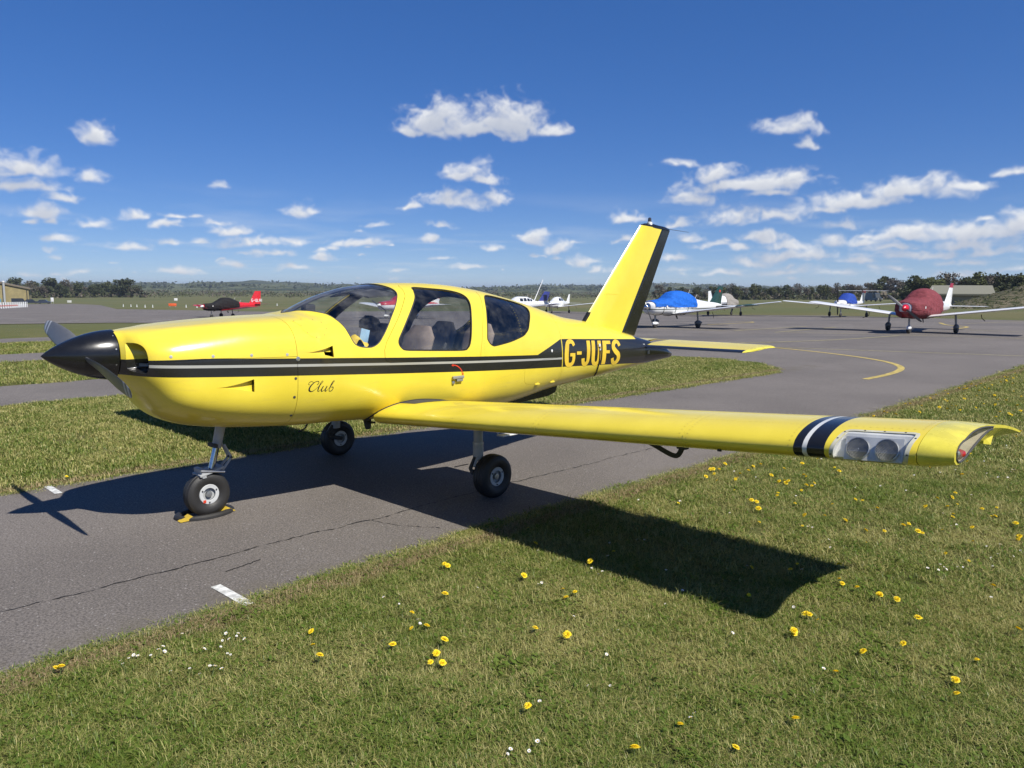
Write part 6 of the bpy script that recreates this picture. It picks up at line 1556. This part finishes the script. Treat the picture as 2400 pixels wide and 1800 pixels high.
C_LUSH = coll('lush_tufts', [tuft(50+i, 46, .050, .030, .075, .0028, 1.1, 12) for i in range(4)] + [tuft(60+i, 10, .05, .02, .05, .0025, 1.2, 22, 1.35) for i in range(3)])
C_FAR = coll('far_tufts', [tuft(20+i, 80, .15, .025, .060, .0065, 1.3) for i in range(6)])
C_STRAW = coll('straw_tufts', [tuft(40+i, 26, .05, .012, .030, .0032, 1.5) for i in range(4)])

def scatter(name, pts, scl, collection, label):
    me = bpy.data.meshes.new(name); me.from_pydata([tuple(p) for p in pts], [], [])
    n = len(pts); rr = np.random.default_rng(n)
    me.attributes.new('spin', 'FLOAT', 'POINT').data.foreach_set('value', rr.uniform(0, 6.283, n)); me.attributes.new('size', 'FLOAT', 'POINT').data.foreach_set('value', np.asarray(scl, float))
    o = link(bpy.data.objects.new(name, me)); tag(o, label, 'grass', kind='stuff')
    t = bpy.data.node_groups.new(name, 'GeometryNodeTree'); t.interface.new_socket('Geometry', in_out='INPUT', socket_type='NodeSocketGeometry'); t.interface.new_socket('Geometry', in_out='OUTPUT', socket_type='NodeSocketGeometry')
    gi = t.nodes.new('NodeGroupInput'); go = t.nodes.new('NodeGroupOutput'); mp = t.nodes.new('GeometryNodeMeshToPoints'); ip = t.nodes.new('GeometryNodeInstanceOnPoints'); ci = t.nodes.new('GeometryNodeCollectionInfo')
    ci.inputs['Collection'].default_value = collection; ci.inputs['Separate Children'].default_value = True; ci.inputs['Reset Children'].default_value = True; ip.inputs['Pick Instance'].default_value = True
    def att(nm):
        a = t.nodes.new('GeometryNodeInputNamedAttribute'); a.data_type = 'FLOAT'; a.inputs[0].default_value = nm; return a.outputs[0]
    cx = t.nodes.new('ShaderNodeCombineXYZ'); L = t.links
    L.new(att('spin'), cx.inputs[2]); e2r = t.nodes.new('FunctionNodeEulerToRotation'); L.new(cx.outputs[0], e2r.inputs[0]); L.new(e2r.outputs[0], ip.inputs['Rotation']); L.new(att('size'), ip.inputs['Scale'])
    L.new(gi.outputs[0], mp.inputs[0]); L.new(mp.outputs[0], ip.inputs['Points']); L.new(ci.outputs[0], ip.inputs['Instance']); L.new(ip.outputs[0], go.inputs[0])
    md = o.modifiers.new('scatter', 'NODES'); md.node_group = t
    return o
rg = np.random.default_rng(12)
def blob_noise(x, y, f, seed):
    return value_noise(np.asarray(x)*f+50, np.asarray(y)*f+50, seed)
def turf_points(x0, x1, y0, y1, dens, dmin, dmax, keep):
    n = int((x1-x0)*(y1-y0)*dens); P = np.stack([rg.uniform(x0, x1, n), rg.uniform(y0, y1, n)], 1)
    d = np.hypot(P[:, 0]+1.476, P[:, 1]+5.843); az_ = np.degrees(np.arctan2(P[:, 1]+5.843, P[:, 0]+1.476))
    k = (d >= dmin) & (d < dmax) & (az_ > -32) & (az_ < 112) & keep(P); return P[k]
def near_edge(x): return np.interp(x, [-45,-3,2.3,6,12.6,20.7,30], [-1.90,-1.90,-1.80,-1.88,-1.88,-1.80,-1.9])
south = lambda P: P[:, 1] < near_edge(P[:, 0]) + .03 + .05*(blob_noise(P[:, 0], P[:, 1], 6, 3)-.5)
isl = holes[0]
north = lambda P: inside(P, isl)
def lay(name, P, scale, collection, label):
    P = np.asarray(P); z = np.array([gz(a, b) for a, b in P]) - .010
    scatter(name, np.column_stack([P, z]), scale*rg.uniform(.75, 1.25, len(P)), collection, label)
A = turf_points(-3.5, 8, -8.2, -1.7, 420, 0, 5.2, south); B = turf_points(-3.5, 14, -9.5, -1.7, 210, 5.2, 9.5, south)
lay('near_turf', A, 1.0, C_NEAR, 'short patchy green and straw-coloured turf in the foreground')
lay('middle_turf', B, 1.25, C_NEAR, 'short turf beyond the near wing tip')
Cc = turf_points(5, 30, -9.0, -1.7, 55, 9.5, 32, south); lay('right_turf', Cc, 1.0, C_FAR, 'turf strip along the right of the lane')
Dd = turf_points(-4, 17.3, 1.7, 7.9, 85, 7, 22, north); lay('island_turf', Dd, .95, C_FAR, 'turf island behind the yellow aircraft')
Ee = np.concatenate([turf_points(-6, 17, 10.7, 17.2, 14, 12, 40, lambda P: inside(P, holes[1])), turf_points(-6, 17, 20.4, 27.6, 9, 20, 50, lambda P: inside(P, holes[2]))]); lay('farther_turf', Ee, 1.5, C_FAR, 'turf islands farther behind the lanes')
# lush clumps
Lc = turf_points(-3, 14, -8.0, -1.9, 75, 0, 10, lambda P: south(P) & (blob_noise(P[:, 0], P[:, 1], 1.7, 8)*.6 + blob_noise(P[:, 0], P[:, 1], 5, 9)*.4 > .60)); lay('lush_turf', Lc, 1.0, C_LUSH, 'lusher green clumps of grass and clover in the turf')
# straw along the edges
sx = rg.uniform(-2, 22, 5200); Sn = np.stack([sx, near_edge(sx) + rg.normal(-.015, .045, len(sx))], 1); sx = rg.uniform(-1, 15, 2600); Sf = np.stack([sx, 1.84 + rg.normal(.02, .05, len(sx))], 1)
Ss = np.concatenate([Sn, Sf]); Ss = Ss[np.hypot(Ss[:, 0]+1.5, Ss[:, 1]+5.8) < 24]; lay('edge_straw', Ss, 1.15, C_STRAW, 'dry straw-coloured grass along the tarmac edges')

# ---- flowers
DANDELIONS = [(5.21,-2.06),(5.23,-2.09),(5.26,-2.13),(5.1,-2.19),(4.84,-2.39),(4.86,-2.2),(5.6,-2.29),(5.63,-2.32),(5.7,-2.34),(5.38,-2.38),(5.17,-2.42),(5.06,-2.43),(5.08,-2.45),(5.43,-2.58),(6.03,-2.63),(5.66,-2.6),(5.58,-2.86),(5.63,-2.89),(5.24,-2.79),(5.25,-2.81),(5.27,-2.86),(5.4,-2.99),(5.2,-3.02),(5.25,-3.08),(4.79,-2.97),(4.41,-2.91),(4.42,-2.94),(4.28,-3.04),(4.59,-3.2),(4.77,-3.47),(4.37,-3.43),(5.1,-3.48),(5.04,-3.6),(4.96,-3.72),(4.28,-3.86),(4.39,-3.97),(4.68,-4.03),(4.66,-4.07),(4.56,-4.04),(4.49,-4.16),(4.51,-4.2),(5.79,-4.03),(5.86,-4.06),(5.54,-3.99),(5.32,-4.01),(5.4,-4.14),(5.14,-4.22),(5.17,-4.24),(5.5,-4.35),(5.37,-4.44),(5.36,-4.46),(4.9,-4.45),(5.27,-4.63),(5.96,-3.02),(7.38,-3.82),(6.7,-3.92),(7.81,-3.7),(4.91,-4.73),(4.9,-4.75),(3.37,-4.06),(3.12,-4.15),(3.07,-4.29),(3.06,-4.39),(3.01,-4.44),(3.09,-4.47),(2.52,-4.21),(2.85,-4.66),(2.26,-4.23),(3.06,-3.88),(10.29,-2.07),(10.2,-2.17),(12.4,-2.01),(12.77,-1.99),(12.13,-2.35),(11.73,-2.52),(13.14,-2.34),(11.38,-2.72),(11.79,-2.8),(12.19,-2.85),(14.02,-2.36),(13.47,-2.65),(11.42,-3.31),(11.43,-3.35),(9.93,-3.75),(14.82,-2.23),(14.93,-2.02),(14.65,-2.37),(14.2,-1.95),(13.56,-1.92),(10.74,-2.31),(11.28,-2.21),(12.83,-3.01),(14.48,-2.79),(13.86,-3.02),(11.78,-3.4),(12.32,-2.99),(11.39,-2.42),(12.69,-2.41),(1.63,-2.25),(1.81,-2.72),(1.85,-3.04),(1.86,-3.13),(1.77,-3.14),(1.29,-2.61),(1.32,-3.28),(1.42,-3.44),(0.92,-2.82),(0.95,-2.85),(0.89,-3.05),(0.82,-3.11),(0.74,-3.17),(0.76,-3.2),(0.98,-2.68),(0.7,-2.92),(2.34,-2.88),(2.52,-4.21),(3.13,-4.15),(3.36,-4.07),(2.26,-4.23),(1.98,-4.58),(1.1,-4.3),(1.44,-4.64),(1.11,-4.52),(0.83,-4.27),(-0.52,-2.04),(-0.56,-2.0),(0.65,2.04),(0.53,-2.49),(0.42,-2.66),(0.35,-2.78),(2.34,-2.34),(1.64,-2.24),(1.82,-2.71),(0.77,-3.78),(2.52,-4.71),(2.59,-5.01),(3.06,-5.06),(2.3,-4.6),(2.31,-4.98),(2.12,-5.06),(3.68,-4.82),(4.18,-4.47),(4.45,-3.65),(5.32,-2.8),(5.49,-2.05),(14.18,-2.12),(15.28,-2.24),(16.38,-2.24),(17.53,-2.21),(13.26,-2.49),(12.91,-2.9),(12.54,-3.23),(11.79,-2.52)]
DAISIES = [(5.35,-2.26),(5.29,-2.48),(5.26,-2.52),(5.22,-2.57),(5.19,-2.62),(5.36,-2.73),(5.35,-2.77),(4.13,-3.42),(4.21,-3.46),(4.08,-3.51),(4.08,-3.53),(4.13,-3.56),(3.88,-3.76),(3.73,-3.77),(3.74,-3.87),(3.8,-4.46),(3.77,-4.49),(3.86,-4.51),(3.82,-4.52),(3.74,-4.45),(3.93,-4.47),(3.93,-4.61),(3.94,-4.63),(4.12,-4.74),(7.37,-4.18),(7.33,-4.2),(6.98,-4.23),(6.94,-4.18),(4.82,-4.33),(4.56,-4.61),(4.63,-4.8),(4.45,-4.76),(3.59,-4.42),(3.49,-4.87),(4.37,-4.73),(4.31,-4.7),(6.58,-3.0),(5.71,-3.71),(5.83,-3.5),(4.87,-3.09),(5.48,-3.66),(1.51,-2.64),(1.84,-2.86),(1.82,-2.9),(1.84,-2.89),(1.8,-2.87),(2.2,-3.03),(2.23,-3.04),(2.23,-2.95),(1.1,-2.4),(1.04,-2.51),(1.01,-2.6),(1.04,-2.42),(0.99,-2.77),(0.95,-2.79),(1.11,-2.98),(0.7,-2.85),(0.72,-2.9),(1.39,-3.69),(1.1,-3.85),(1.18,-3.9),(1.96,-4.51),(1.18,-4.31),(1.21,-4.33),(0.5,-3.91),(0.46,-3.92),(0.57,-3.96),(0.61,-3.97),(0.82,-3.79),(2.34,-3.53),(1.63,-3.61),(1.59,-3.31),(-0.3,-2.2),(-0.29,-2.16),(-0.26,-2.14),(-0.21,-2.09),(-0.21,-2.12),(-0.16,-2.16),(-0.12,-2.14),(-0.14,-2.18),(-0.09,-2.16),(-0.11,-2.11),(0.02,-2.05),(-0.09,-2.43),(-0.08,-2.51),(-0.02,-2.46),(-0.03,-2.52),(0.02,-2.53),(-0.04,-2.52),(0.08,-2.43),(0.11,-2.44),(0.1,-2.3),(0.01,-2.27),(0.19,-2.16),(0.2,-2.16),(0.21,-2.17),(0.21,-2.24),(0.19,-2.27),(0.25,-2.29),(0.25,-2.34),(0.23,-2.23),(-0.16,-2.39),(0.16,-2.23)]

M_DAN = simple('dandelion_yellow', (.90, .68, .016), .6, var=.12, scale=200); M_DAI = simple('daisy_white', (.80, .79, .78), .6); M_STEM = simple('flower_stem', (.10, .14, .04), .7); M_EYE = simple('daisy_eye', (.70, .42, .02), .7)
def dandelion_mesh(seed):
    rr = random.Random(seed); mb = MB(); n = 22
    for ring, (r0, r1, z1) in enumerate(((.004, .021, .004), (.003, .016, .009), (.001, .010, .012))):
        for k in range(n - 5*ring):
            a = 2*math.pi*(k + .5*ring + rr.uniform(-.2, .2))/(n-5*ring); w_ = .0030; c, s = math.cos(a), math.sin(a); rl = r1*rr.uniform(.85, 1.1)
            mb.add([(r0*c, r0*s, .004), (rl*.7*c - w_*s, rl*.7*s + w_*c, z1), (rl*c, rl*s, z1*.9), (rl*.7*c + w_*s, rl*.7*s - w_*c, z1)], [(0, 1, 2, 3)])
    me = bpy.data.meshes.new('flower_head'); me.from_pydata([tuple(v) for v in mb.v], [], mb.f); me.materials.append(M_DAN); me.update(); return me
def daisy_mesh(seed):
    rr = random.Random(seed); mb = MB(); n = 15
    for k in range(n):
        a = 2*math.pi*(k + rr.uniform(-.2, .2))/n; c, s = math.cos(a), math.sin(a); w_ = .0019; r1 = .0115*rr.uniform(.9, 1.1)
        mb.add([(.003*c, .003*s, .001), (r1*.7*c - w_*s, r1*.7*s + w_*c, .003), (r1*c, r1*s, .0035), (r1*.7*c + w_*s, r1*.7*s - w_*c, .003)], [(0, 1, 2, 3)])
    me = bpy.data.meshes.new('flower_head'); me.from_pydata([tuple(v) for v in mb.v], [], mb.f); me.materials.append(M_DAI); me.update(); return me
def stem_mesh():
    mb = MB(); mb.tube([(0, 0, -1), (.10, .05, -.5), (0, 0, 0)], [.05, .04, .045], 5); me = bpy.data.meshes.new('stem'); me.from_pydata([tuple(v) for v in mb.v], [], mb.f); me.materials.append(M_STEM); me.update(); return me
def eye_mesh():
    mb = MB(); mb.lathe([(.001, .0036), (.0035, .003), (.0045, .001)], (0, 0, 0), (0, 0, 1), 8); me = bpy.data.meshes.new('eye'); me.from_pydata([tuple(v) for v in mb.v], [], mb.f); me.materials.append(M_EYE); me.update(); return me
DM = [dandelion_mesh(i) for i in range(4)]; YM = [daisy_mesh(i) for i in range(4)]; SM = stem_mesh(); EM = eye_mesh()
fr = random.Random(5)
def flower(kind, x, y, s):
    h = (.045 if kind == 'dandelion' else .040)*fr.uniform(.8, 1.5); o = empty(kind, (x, y, gz(x, y)-.01)); o.empty_display_size = .02; o.rotation_euler = (fr.uniform(-.55, .65), fr.uniform(-.6, .6), fr.uniform(0, 6.28))
    hd = link(bpy.data.objects.new('flower_head', fr.choice(DM if kind == 'dandelion' else YM)), o); hd.location = (0, 0, h); hd.scale = (s, s, s)
    if kind == 'daisy': e = link(bpy.data.objects.new('eye', EM), hd)
    st = link(bpy.data.objects.new('stem', SM), o); st.location = (0, 0, h+.003); st.scale = (.035, .035, h)
    far_ = y > 0
    tag(o, ('yellow dandelion in flower in the turf ' if kind == 'dandelion' else 'small white daisy in the turf ') + ('behind the yellow aircraft' if far_ else ('beyond the near wing' if x > 4.5 else 'in front of the near wing')), 'flower', ('dandelions' if kind == 'dandelion' else 'daisies') + (' on the far island' if far_ else (' beyond the wing' if x > 4.5 else ' in the foreground')))
for x, y in DANDELIONS: flower('dandelion', x, y, fr.uniform(.70, 1.20)*(1.0 if x < 6 else 1.2))
for x, y in DAISIES: flower('daisy', x, y, fr.uniform(.60, 1.0)*(.9 if x < 6 else 1.15))
for k in range(34): flower('dandelion', fr.uniform(2.5, 9.5), fr.uniform(-4.6, -2.1), fr.uniform(.45, .8))
for k in range(70): flower('daisy', fr.uniform(2.0, 9.5), fr.uniform(-4.8, -2.1), fr.uniform(.5, .85))
for k in range(45):
    x = fr.uniform(6.5, 20); flower('dandelion', x, -1.95 - abs(fr.gauss(0, 1))*.55, 1.2)

# ================================================================ air
def haze_box():
    m = bpy.data.materials.new('haze_air'); m.use_nodes = True; m.node_tree.nodes.clear(); N = Nodes(m.node_tree)
    v = N.n('ShaderNodeVolumePrincipled', iColor=(.72, .82, .97, 1), iDensity=.00014, iAnisotropy=.2)
    o = N.t.nodes.new('ShaderNodeOutputMaterial'); N.L.new(v, o.inputs['Volume'])
    mb = MB(); mb.box((0, 0, 21.5), (19000, 19000, 57)); b = mb.build('haze', m, None, smooth=False)
    tag(b, 'thin pale haze over the airfield', 'haze', kind='stuff')
haze_box()
